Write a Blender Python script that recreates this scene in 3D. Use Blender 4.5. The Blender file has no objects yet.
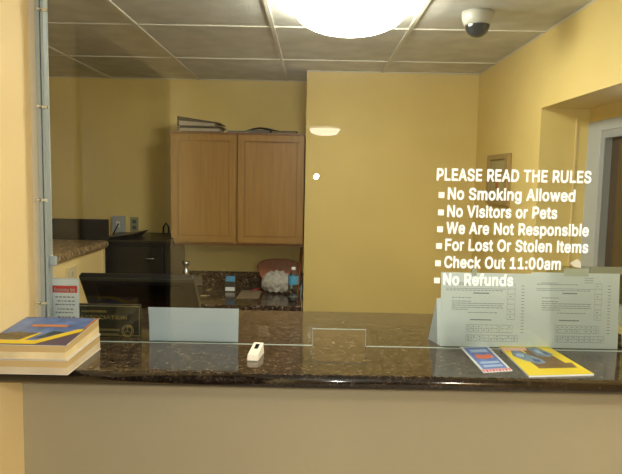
import bpy, bmesh, math, random
from mathutils import Vector, Matrix
from mathutils.geometry import tessellate_polygon
random.seed(7)
C = bpy.context.scene.collection
# ------------------------------------------------------------------ camera model
EYE = Vector((0, 0, 1.55)); FPX = 610.0
PITCH = math.radians(5.35); ROLL = math.radians(1.05); YAW = math.radians(0.2)
fw = Vector((0, math.cos(PITCH), -math.sin(PITCH))); r0 = Vector((1, 0, 0)); u0 = Vector((0, math.sin(PITCH), math.cos(PITCH)))
RZ = Matrix.Rotation(YAW, 3, 'Z'); fw = RZ @ fw; r0 = RZ @ r0; u0 = RZ @ u0
RT = math.cos(ROLL) * r0 + math.sin(ROLL) * u0; UP = math.cos(ROLL) * u0 - math.sin(ROLL) * r0
def P(px, py, X=None, Y=None, Z=None):
    """where the sight line of a photo pixel meets the plane X=, Y= or Z="""
    d = fw * FPX + RT * (px - 311) + UP * (237 - py)
    if X is not None: t = (X - EYE.x) / d.x
    elif Y is not None: t = (Y - EYE.y) / d.y
    else: t = (Z - EYE.z) / d.z
    return EYE + d * t
# ------------------------------------------------------------------ materials
def s2l(c): return tuple(((v / 255) / 12.92 if v / 255 <= .04045 else ((v / 255 + .055) / 1.055) ** 2.4) for v in c)
MATS = {}
def mat(name, rgb, rough=.6, metal=0, spec=.5, noise=0, nscale=8, emit=0, bump=0, bscale=80, coat=0):
    if name in MATS: return MATS[name]
    m = bpy.data.materials.new(name); m.use_nodes = True; nt = m.node_tree; b = nt.nodes['Principled BSDF']
    col = s2l(rgb) + (1,)
    b.inputs['Base Color'].default_value = col
    b.inputs['Roughness'].default_value = rough; b.inputs['Metallic'].default_value = metal
    b.inputs['Specular IOR Level'].default_value = spec; b.inputs['Coat Weight'].default_value = coat
    tc = nt.nodes.new('ShaderNodeTexCoord')
    if noise:
        n = nt.nodes.new('ShaderNodeTexNoise'); n.inputs['Scale'].default_value = nscale; n.inputs['Detail'].default_value = 5
        nt.links.new(tc.outputs['Object'], n.inputs['Vector'])
        r = nt.nodes.new('ShaderNodeValToRGB'); r.color_ramp.elements[0].position = .3; r.color_ramp.elements[1].position = .7
        r.color_ramp.elements[0].color = tuple(v * (1 - noise) for v in col[:3]) + (1,)
        r.color_ramp.elements[1].color = tuple(min(1, v * (1 + noise)) for v in col[:3]) + (1,)
        nt.links.new(n.outputs['Fac'], r.inputs['Fac']); nt.links.new(r.outputs['Color'], b.inputs['Base Color'])
    if bump:
        n = nt.nodes.new('ShaderNodeTexNoise'); n.inputs['Scale'].default_value = bscale; n.inputs['Detail'].default_value = 3
        nt.links.new(tc.outputs['Object'], n.inputs['Vector'])
        bp = nt.nodes.new('ShaderNodeBump'); bp.inputs['Strength'].default_value = bump; bp.inputs['Distance'].default_value = .003
        nt.links.new(n.outputs['Fac'], bp.inputs['Height']); nt.links.new(bp.outputs['Normal'], b.inputs['Normal'])
    if emit:
        b.inputs['Emission Color'].default_value = col; b.inputs['Emission Strength'].default_value = emit
    MATS[name] = m; return m
YELLOW = mat('yellow_paint', (229, 205, 130), .55, noise=.05, nscale=2.5, bump=.15, bscale=120)
NEARY = mat('pale_yellow_paint', (230, 206, 150), .55, noise=.04, nscale=2, bump=.15, bscale=120)
PANEL = mat('beige_panel_paint', (160, 152, 124), .5, noise=.04, nscale=2)
WHITE = mat('white_paint', (225, 225, 218), .4)
TILE = mat('ceiling_tile', (205, 206, 200), .9, noise=.13, nscale=9, bump=.5, bscale=90)
GRID = mat('grid_metal', (212, 210, 196), .6)
FLOOR = mat('floor_carpet', (176, 168, 156), .9, noise=.15, nscale=30)
CHAN = mat('aluminium_channel', (150, 163, 166), .45, metal=.3)
DKM = mat('dark_steel', (70, 78, 82), .35, metal=.7)
CHROME = mat('chrome', (200, 205, 205), .15, metal=1)
CAULK = mat('white_caulk', (186, 180, 158), .6)
BLACK = mat('black_plastic', (20, 20, 19), .38, noise=.2, nscale=20)
BLACKG = mat('black_gloss', (10, 11, 11), .12)
GREYP = mat('grey_plastic', (88, 92, 88), .4)
PAPER = mat('white_paper', (222, 228, 228), .7, noise=.03, nscale=10)
PAPERB = mat('bluish_paper', (212, 222, 228), .7, noise=.03, nscale=10)
INK = mat('grey_ink', (138, 152, 152), .8)
LETTER = mat('white_vinyl_glow', (252, 252, 246), .5, emit=.22)  # slight emission added so the lettering looks whiter than its lighting
GOLD = mat('gold_print', (176, 150, 72), .35, metal=.4)
RED = mat('red_print', (206, 44, 48), .5)
def translucent(m, f):
    nt = m.node_tree; b = nt.nodes['Principled BSDF']; o = [n for n in nt.nodes if n.type == 'OUTPUT_MATERIAL'][0]
    t = nt.nodes.new('ShaderNodeBsdfTranslucent'); t.inputs[0].default_value = (.9, .95, .95, 1); mx = nt.nodes.new('ShaderNodeMixShader'); mx.inputs[0].default_value = f
    nt.links.new(b.outputs[0], mx.inputs[1]); nt.links.new(t.outputs[0], mx.inputs[2]); nt.links.new(mx.outputs[0], o.inputs[0])
translucent(PAPERB, .35)
def wood_mat(name, c1, c2, scale=14):
    m = bpy.data.materials.new(name); m.use_nodes = True; nt = m.node_tree; b = nt.nodes['Principled BSDF']
    tc = nt.nodes.new('ShaderNodeTexCoord'); mp = nt.nodes.new('ShaderNodeMapping'); mp.inputs['Scale'].default_value = (1, 1, .07)
    n = nt.nodes.new('ShaderNodeTexNoise'); n.inputs['Scale'].default_value = scale * 4; n.inputs['Detail'].default_value = 6
    r = nt.nodes.new('ShaderNodeValToRGB'); r.color_ramp.elements[0].position = .3; r.color_ramp.elements[1].position = .75
    r.color_ramp.elements[0].color = s2l(c1) + (1,); r.color_ramp.elements[1].color = s2l(c2) + (1,)
    nt.links.new(tc.outputs['Object'], mp.inputs['Vector']); nt.links.new(mp.outputs['Vector'], n.inputs['Vector'])
    nt.links.new(n.outputs['Fac'], r.inputs['Fac']); nt.links.new(r.outputs['Color'], b.inputs['Base Color'])
    b.inputs['Roughness'].default_value = .4
    MATS[name] = m; return m
OAK = wood_mat('oak', (148, 108, 48), (166, 125, 58))
OAKD = wood_mat('dark_oak', (112, 72, 34), (134, 90, 46))  # darker oak tone for desk, base cabinet and rails
OAKM = wood_mat('oak_moulding', (128, 89, 42), (141, 100, 49))
MAHOG = wood_mat('reddish_wood', (150, 70, 24), (186, 98, 40))
def granite(name, dark, mid, light, rough=.1, sc=1.0):
    m = bpy.data.materials.new(name); m.use_nodes = True; nt = m.node_tree; b = nt.nodes['Principled BSDF']
    tc = nt.nodes.new('ShaderNodeTexCoord')
    v = nt.nodes.new('ShaderNodeTexVoronoi'); v.inputs['Scale'].default_value = 185 * sc
    n0 = nt.nodes.new('ShaderNodeTexNoise'); n0.inputs['Scale'].default_value = 120 * sc
    mx = nt.nodes.new('ShaderNodeMixRGB'); mx.inputs['Fac'].default_value = .02
    nt.links.new(tc.outputs['Object'], n0.inputs['Vector']); nt.links.new(tc.outputs['Object'], mx.inputs[1]); nt.links.new(n0.outputs['Color'], mx.inputs[2])
    nt.links.new(mx.outputs[0], v.inputs['Vector'])
    sp = nt.nodes.new('ShaderNodeSeparateColor'); nt.links.new(v.outputs['Color'], sp.inputs[0])
    r = nt.nodes.new('ShaderNodeValToRGB'); e = r.color_ramp.elements
    e[0].position = 0; e[0].color = s2l(dark) + (1,); e[1].position = 1; e[1].color = s2l(light) + (1,)
    for p, c in ((.34, dark), (.42, mid), (.84, mid), (.9, light)):
        k = e.new(p); k.color = s2l(c) + (1,)
    nt.links.new(sp.outputs[0], r.inputs['Fac'])
    n = nt.nodes.new('ShaderNodeTexNoise'); n.inputs['Scale'].default_value = 48 * sc; n.inputs['Detail'].default_value = 4
    nt.links.new(tc.outputs['Object'], n.inputs['Vector'])
    mm = nt.nodes.new('ShaderNodeMixRGB'); mm.blend_type = 'MULTIPLY'; mm.inputs['Fac'].default_value = .75
    rr = nt.nodes.new('ShaderNodeValToRGB'); rr.color_ramp.elements[0].position = .35; rr.color_ramp.elements[1].position = .62
    rr.color_ramp.elements[0].color = (.35, .35, .35, 1); rr.color_ramp.elements[1].color = (1, 1, 1, 1)
    nt.links.new(n.outputs['Fac'], rr.inputs['Fac']); nt.links.new(r.outputs['Color'], mm.inputs[1]); nt.links.new(rr.outputs['Color'], mm.inputs[2])
    nt.links.new(mm.outputs[0], b.inputs['Base Color'])
    b.inputs['Roughness'].default_value = rough; b.inputs['Specular IOR Level'].default_value = .6
    MATS[name] = m; return m
GRAN = granite('brown_granite', (26, 22, 18), (88, 72, 54), (118, 101, 76), .07)
GRANB = granite('brown_granite_back', (26, 19, 16), (74, 54, 42), (150, 130, 112), .15, .6)
GRAND = mat('dark_granite_splash', (24, 19, 12), .5, noise=.3, nscale=40)
GRANL = granite('brown_granite_painted_sheen', (112, 92, 66), (180, 152, 110), (222, 200, 160), .4, .5)  # reflection of the bright wall worked into a lighter ledge stone
def glass_mat(name, tint=(.93, .95, .93), refl=.6):
    m = bpy.data.materials.new(name); m.use_nodes = True; nt = m.node_tree; nt.nodes.clear()
    o = nt.nodes.new('ShaderNodeOutputMaterial'); mix = nt.nodes.new('ShaderNodeMixShader')
    t = nt.nodes.new('ShaderNodeBsdfTransparent'); t.inputs[0].default_value = tint + (1,)
    g = nt.nodes.new('ShaderNodeBsdfGlossy'); g.inputs['Roughness'].default_value = 0.0; g.inputs[0].default_value = (refl, refl, refl, 1)
    f = nt.nodes.new('ShaderNodeFresnel'); f.inputs['IOR'].default_value = 1.5
    ge = nt.nodes.new('ShaderNodeNewGeometry'); mth = nt.nodes.new('ShaderNodeMapRange')
    nt.links.new(f.outputs[0], mix.inputs[0]); nt.links.new(t.outputs[0], mix.inputs[1]); nt.links.new(g.outputs[0], mix.inputs[2])
    nt.links.new(mix.outputs[0], o.inputs[0]); nt.nodes.remove(ge); nt.nodes.remove(mth)
    MATS[name] = m; return m
GLASS = glass_mat('partition_glass')
ACRYL = glass_mat('clear_acrylic', (.82, .86, .84), 1)
GEDGE = mat('glass_edge', (170, 184, 172), .3)
def emat(name, rgb, st):
    m = bpy.data.materials.new(name); m.use_nodes = True; nt = m.node_tree; nt.nodes.clear()
    o = nt.nodes.new('ShaderNodeOutputMaterial'); e = nt.nodes.new('ShaderNodeEmission')
    e.inputs[0].default_value = rgb + (1,); e.inputs[1].default_value = st; nt.links.new(e.outputs[0], o.inputs[0]); return m
# ------------------------------------------------------------------ mesh builder
class MB:
    def __init__(s): s.v = []; s.f = []; s.m = []; s.sm = []
    def quad(s, pts, mi=0):
        b = len(s.v); s.v += [tuple(p) for p in pts]; s.f.append(tuple(range(b, b + len(pts)))); s.m.append(mi); s.sm.append(False); return s
    def hexa(s, p, mi=0, sides=None):       # p: 4 bottom (ccw) + 4 top
        b = len(s.v); s.v += [tuple(q) for q in p]
        for k, f in enumerate(((3, 2, 1, 0), (4, 5, 6, 7), (0, 1, 5, 4), (1, 2, 6, 5), (2, 3, 7, 6), (3, 0, 4, 7))):
            s.f.append(tuple(b + i for i in f)); s.sm.append(False)
            s.m.append(mi if sides is None or k == 1 else sides)
        return s
    def box(s, x0, x1, y0, y1, z0, z1, mi=0, M=None):
        p = [Vector(q) for q in ((x0, y0, z0), (x1, y0, z0), (x1, y1, z0), (x0, y1, z0), (x0, y0, z1), (x1, y0, z1), (x1, y1, z1), (x0, y1, z1))]
        if M: p = [M @ q for q in p]
        return s.hexa(p, mi)
    def tube(s, pts, r, n=10, mi=0, cap=True):
        pts = [Vector(p) for p in pts]; rr = r if isinstance(r, (list, tuple)) else [r] * len(pts); b = len(s.v)
        t0 = (pts[1] - pts[0]).normalized(); a = t0.orthogonal().normalized()
        for i, p in enumerate(pts):
            t = (pts[min(i + 1, len(pts) - 1)] - pts[max(i - 1, 0)]).normalized()
            a = (a - t * a.dot(t)).normalized(); c = t.cross(a)
            for k in range(n):
                th = 2 * math.pi * k / n; s.v.append(tuple(p + (a * math.cos(th) + c * math.sin(th)) * rr[i]))
        for i in range(len(pts) - 1):
            for k in range(n):
                s.f.append((b + i * n + k, b + i * n + (k + 1) % n, b + (i + 1) * n + (k + 1) % n, b + (i + 1) * n + k)); s.m.append(mi); s.sm.append(True)
        if cap:
            s.f.append(tuple(b + k for k in reversed(range(n)))); s.m.append(mi); s.sm.append(False)
            s.f.append(tuple(b + (len(pts) - 1) * n + k for k in range(n))); s.m.append(mi); s.sm.append(False)
        return s
    def lathe(s, prof, c=(0, 0, 0), n=32, mi=0):   # prof: (r, z)
        b = len(s.v); c = Vector(c)
        for r, z in prof:
            for k in range(n):
                th = 2 * math.pi * k / n; s.v.append((c.x + max(r, 1e-4) * math.cos(th), c.y + max(r, 1e-4) * math.sin(th), c.z + z))
        for i in range(len(prof) - 1):
            for k in range(n):
                s.f.append((b + i * n + k, b + i * n + (k + 1) % n, b + (i + 1) * n + (k + 1) % n, b + (i + 1) * n + k)); s.m.append(mi); s.sm.append(True)
        return s
    def build(s, name, mats, parent=None, bevel=0, seg=2):
        me = bpy.data.meshes.new(name); me.from_pydata(s.v, [], s.f)
        if not isinstance(mats, (list, tuple)): mats = [mats]
        for m in mats: me.materials.append(m)
        for i, p in enumerate(me.polygons): p.material_index = s.m[i]; p.use_smooth = s.sm[i]
        bm = bmesh.new(); bm.from_mesh(me); bmesh.ops.recalc_face_normals(bm, faces=bm.faces[:]); bm.to_mesh(me); bm.free()
        me.update()
        o = bpy.data.objects.new(name, me); C.objects.link(o)
        if parent: o.parent = parent; o.matrix_parent_inverse = Matrix.Translation(-parent.location)
        if bevel:
            b = o.modifiers.new('bevel', 'BEVEL'); b.width = bevel; b.segments = seg; b.limit_method = 'ANGLE'
        return o
def tag(o, label=None, cat=None, group=None, kind=None):
    if label: o['label'] = label
    if cat: o['category'] = cat
    if group: o['group'] = group
    if kind: o['kind'] = kind
    return o
def thing(name, loc, label, cat, group=None, kind=None):
    o = bpy.data.objects.new(name, None); C.objects.link(o); o.location = Vector(loc); o.empty_display_size = .05
    return tag(o, label, cat, group, kind)
def struct(name, mb, m, parent=None, **k):
    o = mb.build(name, m, parent, **k)
    if not parent: o['kind'] = 'structure'
    return o
GLYPHS = {
 '0': (453, [[227,-7,264,-7,189,-7,130,24,157,3,103,45,69,113,83,74,55,152,48,254,48,199,48,309,69,395,55,356,83,434,130,484,104,464,157,505,227,516,189,516,264,516,323,484,296,505,350,464,384,395,370,434,398,356,405,254,405,309,405,199,384,113,398,152,370,74,323,24,350,45,297,3],[227,50,202,50,252,50,290,74,273,58,308,90,330,144,321,113,339,174,344,254,344,211,344,297,330,365,339,334,321,395,290,435,308,419,273,451,227,460,252,460,202,460,163,435,180,451,146,419,123,365,132,395,114,334,109,254,109,297,109,211,123,144,114,174,132,113,163,74,146,90,180,58]]),
 '1': (453, [[76,0,181,0,76,18,76,55,76,36,181,55,391,55,286,55,391,36,391,0,391,18,286,0],[276,509,250,509,276,339,276,0,276,170,255,0,212,0,234,0,212,149,212,448,212,299,211,448,209,448,210,448,168,418,86,358,127,388,86,381,86,427,86,404,123,454,198,509,161,481,224,509]]),
 ':': (188, [[95,-4,108,-4,83,-4,63,9,72,0,54,18,50,41,50,28,50,54,63,73,54,65,72,82,95,87,83,87,108,87,128,73,119,82,137,65,141,41,141,54,141,28,128,9,137,18,119,0],[95,271,108,271,83,271,63,284,72,275,54,293,50,316,50,304,50,329,63,349,54,340,72,357,95,362,83,362,108,362,128,349,119,357,137,340,141,316,141,329,141,304,128,284,137,293,119,275]]),
 'A': (480, [[16,0,39,0,78,170,201,509,140,339,226,509,276,509,251,509,338,339,463,0,401,170,440,0,395,0,418,0,359,101,287,302,323,202,281,321,264,372,273,344,255,400,232,478,245,435,236,478,245,478,241,478,233,435,213,371,222,399,204,343,191,302,196,320,155,202,85,0,120,101,62,0],[110,142,197,142,110,161,110,199,110,180,197,199,370,199,283,199,370,180,370,142,370,161,283,142]]),
 'C': (510, [[267,-7,293,-7,223,-7,150,25,184,4,116,46,70,115,89,76,50,154,40,254,40,201,40,308,70,393,50,354,89,432,150,484,116,462,184,505,267,516,223,516,293,516,340,504,317,512,363,497,402,471,384,486,420,457,448,418,436,439,460,398,473,348,468,374,451,348,408,348,430,348,404,366,389,395,398,381,381,408,357,428,370,419,345,438,315,449,331,444,300,454,267,456,284,456,236,456,184,432,208,448,159,417,125,364,139,394,111,334,103,254,103,297,103,211,125,145,111,175,140,115,184,76,159,92,209,61,267,53,236,53,284,53,315,60,300,55,331,65,357,81,345,71,370,90,389,114,381,101,398,128,408,160,404,143,430,160,473,160,451,160,469,135,448,91,460,111,436,70,402,38,421,52,384,23,341,5,363,12,318,-3]]),
 'D': (502, [[219,0,271,0,178,0,96,0,137,0,96,19,96,57,96,38,136,57,215,57,175,57,256,57,318,81,291,65,345,97,379,149,366,119,392,179,399,255,399,214,399,296,379,361,392,331,366,390,320,428,346,412,293,444,221,452,260,452,178,452,93,452,136,452,93,471,93,509,93,490,137,509,225,509,181,509,275,509,353,478,317,499,388,458,433,391,415,429,452,353,462,255,462,308,462,202,433,119,452,157,414,81,351,31,387,51,314,10],[125,509,103,509,125,339,125,0,125,170,103,0,60,0,82,0,60,170,60,509,60,339,82,509]]),
 'E': (419, [[60,0,165,0,60,170,60,509,60,339,164,509,372,509,268,509,372,490,372,452,372,471,290,452,125,452,207,452,125,396,125,286,125,341,202,286,355,286,278,286,355,267,355,229,355,248,278,229,125,229,202,229,125,172,125,57,125,114,208,57,375,57,292,57,375,38,375,0,375,19,270,0]]),
 'F': (410, [[60,0,82,0,60,170,60,509,60,339,163,509,369,509,266,509,369,490,369,452,369,471,288,452,125,452,206,452,125,394,125,278,125,336,198,278,346,278,272,278,346,259,346,221,346,240,272,221,125,221,198,221,125,147,125,0,125,74,103,0]]),
 'H': (517, [[60,0,82,0,60,170,60,509,60,339,82,509,125,509,103,509,125,435,125,289,125,362,214,289,392,289,303,289,392,362,392,509,392,435,414,509,457,509,435,509,457,339,457,0,457,170,435,0,392,0,414,0,392,77,392,232,392,155,303,232,125,232,214,232,125,155,125,0,125,77,103,0]]),
 'I': (192, [[31,0,111,0,31,19,31,57,31,38,60,57,118,57,89,57,118,189,118,452,118,320,89,452,31,452,60,452,31,471,31,509,31,490,111,509,269,509,190,509,269,490,269,452,269,471,240,452,183,452,212,452,183,320,183,57,183,189,212,57,269,57,240,57,269,38,269,0,269,19,190,0]]),
 'L': (393, [[60,0,160,0,60,170,60,509,60,339,82,509,125,509,103,509,125,358,125,57,125,208,203,57,361,57,282,57,361,38,361,0,361,19,261,0]]),
 'N': (523, [[60,0,82,0,60,170,60,509,60,339,85,509,136,509,111,509,205,400,343,183,274,291,349,174,363,151,355,164,370,138,388,107,379,123,396,90,414,55,405,73,411,55,405,54,408,54,403,72,401,108,401,90,400,126,399,157,399,142,399,172,399,195,399,185,399,300,399,509,399,404,420,509,463,509,442,509,463,339,463,0,463,170,438,0,387,0,412,0,325,97,202,290,264,193,194,303,177,331,186,316,169,345,148,381,159,362,137,400,108,452,123,424,111,453,119,454,115,453,120,428,122,384,121,405,123,362,124,328,124,344,125,312,125,291,125,300,125,194,125,0,125,97,103,0]]),
 'O': (533, [[267,-7,311,-7,223,-7,150,25,184,4,116,46,70,115,90,76,50,154,40,254,40,201,40,308,70,393,50,354,90,432,150,484,116,462,184,505,267,516,223,516,311,516,384,484,350,505,418,462,464,393,444,432,483,354,493,254,493,308,493,201,464,115,483,154,444,76,384,25,418,46,350,4],[267,53,236,53,297,53,349,76,325,61,374,91,408,144,394,114,423,174,430,254,430,211,430,298,408,365,423,335,394,395,349,433,374,417,325,448,267,456,297,456,236,456,184,433,209,448,159,417,125,364,140,394,111,334,103,254,103,297,103,211,125,144,111,174,140,114,184,76,159,92,209,61]]),
 'P': (445, [[60,0,82,0,60,170,60,509,60,339,118,509,235,509,177,509,274,509,332,487,307,502,358,473,390,430,377,454,402,405,409,348,409,378,409,317,390,265,402,290,377,241,332,207,358,222,307,193,235,186,274,186,193,186,109,186,151,186,109,205,109,242,109,224,150,242,233,242,191,242,259,242,297,256,281,247,313,265,333,294,325,278,341,310,344,348,344,328,344,368,333,402,341,386,325,417,297,439,313,430,280,448,232,452,259,452,196,452,125,452,160,452,125,301,125,0,125,151,103,0]]),
 'R': (449, [[60,0,82,0,60,170,60,509,60,339,119,509,236,509,177,509,275,509,333,489,307,502,359,475,390,433,378,457,403,410,409,352,409,382,409,321,390,271,403,295,378,248,333,217,359,230,307,204,236,198,275,198,189,198,96,198,143,198,96,217,96,255,96,236,142,255,234,255,188,255,260,255,298,267,281,259,314,275,334,300,326,286,341,315,345,352,345,332,345,372,334,405,341,390,326,420,298,440,314,431,281,448,233,452,259,452,197,452,125,452,161,452,125,301,125,0,125,151,103,0],[353,0,378,0,312,76,230,229,271,153,254,229,303,229,279,229,344,153,428,0,386,76,403,0]]),
 'S': (447, [[224,-9,263,-9,187,-9,128,9,155,-3,100,21,64,60,79,38,49,82,38,137,40,107,60,137,104,137,82,137,106,117,123,88,112,101,134,75,166,59,149,65,184,52,224,49,203,49,247,49,286,60,268,53,304,68,329,92,319,78,340,105,346,139,346,121,346,155,332,179,341,169,323,189,296,205,311,198,281,211,245,222,264,217,224,228,184,239,204,234,142,251,86,289,109,268,63,311,52,372,52,339,52,401,75,448,60,426,90,469,138,498,111,486,164,510,227,516,194,516,261,516,316,498,290,510,342,486,377,449,362,469,392,428,401,378,400,404,380,378,337,378,358,378,335,403,302,437,323,423,281,451,225,459,256,459,203,459,167,448,184,455,151,441,129,418,138,431,120,406,115,376,115,391,115,358,131,334,120,344,142,323,169,308,154,314,184,302,212,293,199,297,230,289,264,279,247,284,279,275,312,264,295,270,328,257,359,238,344,248,373,227,395,198,385,214,404,181,408,139,408,162,408,111,386,64,401,86,372,41,323,11,351,24,296,-2]]),
 'T': (449, [[32,452,85,452,32,471,32,509,32,490,160,509,417,509,288,509,417,490,417,452,417,471,363,452,257,452,310,452,257,301,257,0,257,151,235,0,193,0,214,0,193,151,193,452,193,301,139,452]]),
 'U': (517, [[259,-8,299,-8,219,-8,154,15,184,0,124,31,85,80,101,53,68,107,60,173,60,138,60,285,60,509,60,397,81,509,124,509,103,509,124,399,124,178,124,288,124,154,141,113,130,132,152,94,187,68,167,79,207,57,259,52,231,52,287,52,331,68,311,57,351,79,377,113,366,94,387,132,393,178,393,154,393,288,393,509,393,399,414,509,457,509,436,509,457,397,457,173,457,285,457,138,433,80,449,107,416,53,363,15,393,31,334,0]]),
 'V': (480, [[204,0,229,0,141,170,16,509,79,339,39,509,84,509,62,509,120,408,192,206,156,307,198,189,215,137,206,166,224,109,248,31,235,73,243,31,235,31,239,31,247,74,267,138,258,110,276,166,290,206,284,189,325,307,395,509,360,408,417,509,463,509,440,509,401,339,278,0,340,170,253,0]]),
 'W': (686, [[155,0,180,0,109,170,16,509,63,339,38,509,82,509,60,509,109,404,163,196,136,300,168,179,175,145,172,163,179,128,187,94,183,111,190,76,197,40,194,58,194,40,189,40,192,40,193,58,200,94,196,76,203,111,211,145,207,128,215,163,224,196,220,179,251,300,306,509,279,404,331,509,380,509,355,509,407,404,462,196,434,300,466,179,474,145,470,163,478,128,486,94,482,111,490,76,497,40,494,58,494,40,488,40,491,40,492,58,499,94,495,76,502,111,510,145,506,128,515,163,523,196,519,179,550,300,603,509,576,404,625,509,670,509,647,509,623,339,530,0,577,170,505,0,455,0,480,0,426,108,368,323,397,215,362,344,351,391,357,367,346,416,336,475,341,444,341,475,350,475,345,475,345,445,335,395,340,419,330,371,318,323,324,347,289,215,230,0,260,108,205,0]]),
 'a': (389, [[160,-9,182,-9,136,-9,94,5,114,-4,75,14,48,45,59,27,36,62,30,108,30,83,30,130,43,161,35,147,52,175,78,193,63,185,92,201,125,211,108,207,143,215,178,220,160,218,201,223,234,227,219,225,248,228,265,235,258,231,272,239,276,255,276,245,276,255,276,257,276,256,276,272,267,297,273,286,261,308,240,322,252,316,228,328,196,331,213,331,178,331,149,322,162,328,136,317,118,301,126,309,110,292,100,274,104,283,80,280,41,291,61,285,50,314,79,346,62,332,95,360,133,375,113,369,153,381,194,384,173,384,208,384,239,379,223,383,255,376,286,360,271,370,301,351,322,320,313,338,332,303,337,251,337,280,337,168,337,0,337,84,317,0,277,0,297,0,277,17,277,52,277,35,275,52,272,52,274,52,268,43,252,25,261,34,243,15,215,1,230,7,200,-5],[170,45,155,45,193,45,228,59,212,50,243,68,263,93,255,79,271,107,276,138,276,122,276,155,276,190,276,173,273,187,259,182,268,184,251,180,231,176,242,178,221,174,200,171,210,172,190,170,175,168,182,169,161,166,134,159,147,163,121,154,103,139,111,148,96,131,92,105,92,119,92,92,102,72,95,81,109,63,130,52,118,57,142,48]]),
 'b': (424, [[229,-8,261,-8,206,-8,172,4,187,-4,158,12,138,31,146,21,129,42,118,59,123,51,116,59,112,59,114,59,112,39,112,0,112,20,92,0,53,0,72,0,53,170,53,509,53,339,73,509,114,509,93,509,114,446,114,319,114,382,115,319,118,319,117,319,123,327,137,346,129,336,145,356,171,373,157,365,186,381,229,384,205,384,261,384,313,361,289,376,337,345,370,293,356,322,383,263,390,189,390,229,390,149,370,84,383,114,356,55,313,16,337,32,289,0],[220,47,197,47,244,47,279,66,263,53,295,78,316,117,308,95,324,138,328,189,328,162,328,216,316,261,324,240,308,282,280,311,296,299,264,324,220,330,244,330,197,330,161,312,177,324,145,300,125,263,133,284,117,242,113,189,113,217,113,161,125,115,117,136,133,94,162,65,146,77,178,53]]),
 'c': (396, [[207,-8,226,-8,173,-8,117,16,143,0,91,33,56,85,71,56,41,114,34,187,34,149,34,227,56,291,41,262,71,321,117,360,91,343,143,376,207,384,173,384,226,384,260,377,243,382,276,372,305,356,292,365,319,347,340,322,330,335,350,309,362,277,357,294,342,272,303,262,322,267,300,272,290,289,296,281,285,297,270,311,278,305,262,317,242,325,253,322,232,328,207,330,220,330,182,330,145,310,161,323,129,297,108,258,116,280,100,237,96,187,96,213,96,162,108,117,100,139,116,96,145,66,129,79,161,53,207,46,182,46,220,46,243,52,232,48,253,55,271,66,263,60,279,72,292,89,286,80,297,97,304,117,301,107,324,112,363,102,343,107,358,85,341,56,351,70,332,43,306,21,320,31,293,12,261,-1,277,4,244,-6]]),
 'd': (424, [[195,-8,219,-8,164,-8,111,16,136,0,87,32,55,84,68,55,41,114,34,189,34,149,34,229,55,293,41,263,69,322,112,361,88,345,136,376,196,384,164,384,219,384,253,373,238,381,268,365,287,346,279,356,296,336,306,319,302,327,308,319,311,319,309,319,311,382,311,509,311,446,331,509,372,509,351,509,372,339,372,0,372,170,352,0,313,0,332,0,313,20,313,59,313,39,311,59,307,59,309,59,302,51,287,31,295,42,278,21,252,4,267,12,238,-4],[205,47,181,47,227,47,263,65,247,53,279,77,299,115,291,94,308,136,312,189,312,161,312,217,300,263,308,242,292,284,263,312,279,300,247,324,205,330,228,330,181,330,145,311,161,324,129,299,108,261,116,282,100,240,96,189,96,216,96,162,109,117,100,138,117,95,145,66,129,78,161,53]]),
 'e': (404, [[212,-8,238,-8,175,-8,117,16,143,0,90,33,56,85,70,56,41,114,34,187,34,148,34,226,55,290,41,260,69,319,115,359,89,343,141,376,205,384,171,384,226,384,266,374,246,381,285,367,319,341,303,356,335,326,357,282,348,306,366,258,371,194,371,228,371,186,371,169,371,178,272,169,75,169,174,169,75,187,75,221,75,204,163,221,338,221,250,221,329,215,310,202,319,208,310,227,298,269,306,249,290,288,263,314,278,303,247,325,205,330,228,330,182,330,146,313,163,325,130,302,109,270,118,288,100,251,96,211,96,232,96,200,96,178,96,189,96,150,110,106,101,126,120,87,151,61,134,72,168,51,212,46,189,46,228,46,254,53,241,48,266,57,285,73,277,64,294,82,306,105,301,93,325,101,365,91,345,96,359,71,335,39,349,54,321,24,283,4,303,13,262,-4]]),
 'f': (254, [[228,379,154,379,228,362,228,327,228,344,154,327,6,327,80,327,6,344,6,379,6,362,80,379],[81,0,101,0,81,144,81,432,81,288,81,453,96,486,86,471,106,500,135,519,119,511,152,526,187,530,169,530,201,530,222,527,213,529,232,525,243,521,238,523,238,503,227,468,233,486,224,470,215,472,220,471,210,473,195,474,203,474,176,474,154,460,163,469,146,451,142,419,142,437,142,279,142,0,142,140,121,0]]),
 'g': (425, [[207,-151,238,-151,179,-151,134,-140,155,-147,113,-132,82,-110,96,-123,69,-98,51,-69,58,-84,67,-60,101,-41,84,-50,107,-49,122,-66,113,-57,130,-75,154,-88,141,-82,168,-94,207,-97,186,-97,238,-97,282,-75,263,-90,302,-60,311,-6,311,-37,311,19,311,68,311,44,310,68,306,68,308,68,301,60,287,41,295,51,278,32,252,16,267,23,238,8,195,5,219,5,164,5,113,27,137,12,88,41,55,90,69,62,41,118,34,191,34,152,34,230,55,293,41,264,69,322,112,361,88,345,137,376,196,384,165,384,220,384,253,373,239,381,268,365,288,346,280,356,297,336,308,319,303,327,309,319,313,319,311,319,313,339,313,379,313,359,333,379,372,379,353,379,372,250,372,-9,372,121,372,-42,350,-90,365,-69,335,-111,291,-136,316,-126,266,-146],[205,59,181,59,228,59,264,75,248,64,280,86,300,121,292,101,308,141,312,193,312,165,312,220,300,264,308,243,292,284,264,312,280,301,248,324,205,330,228,330,181,330,145,312,161,324,129,299,109,262,117,283,100,242,96,193,96,219,96,166,109,123,100,143,117,103,145,76,129,87,162,65]]),
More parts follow.
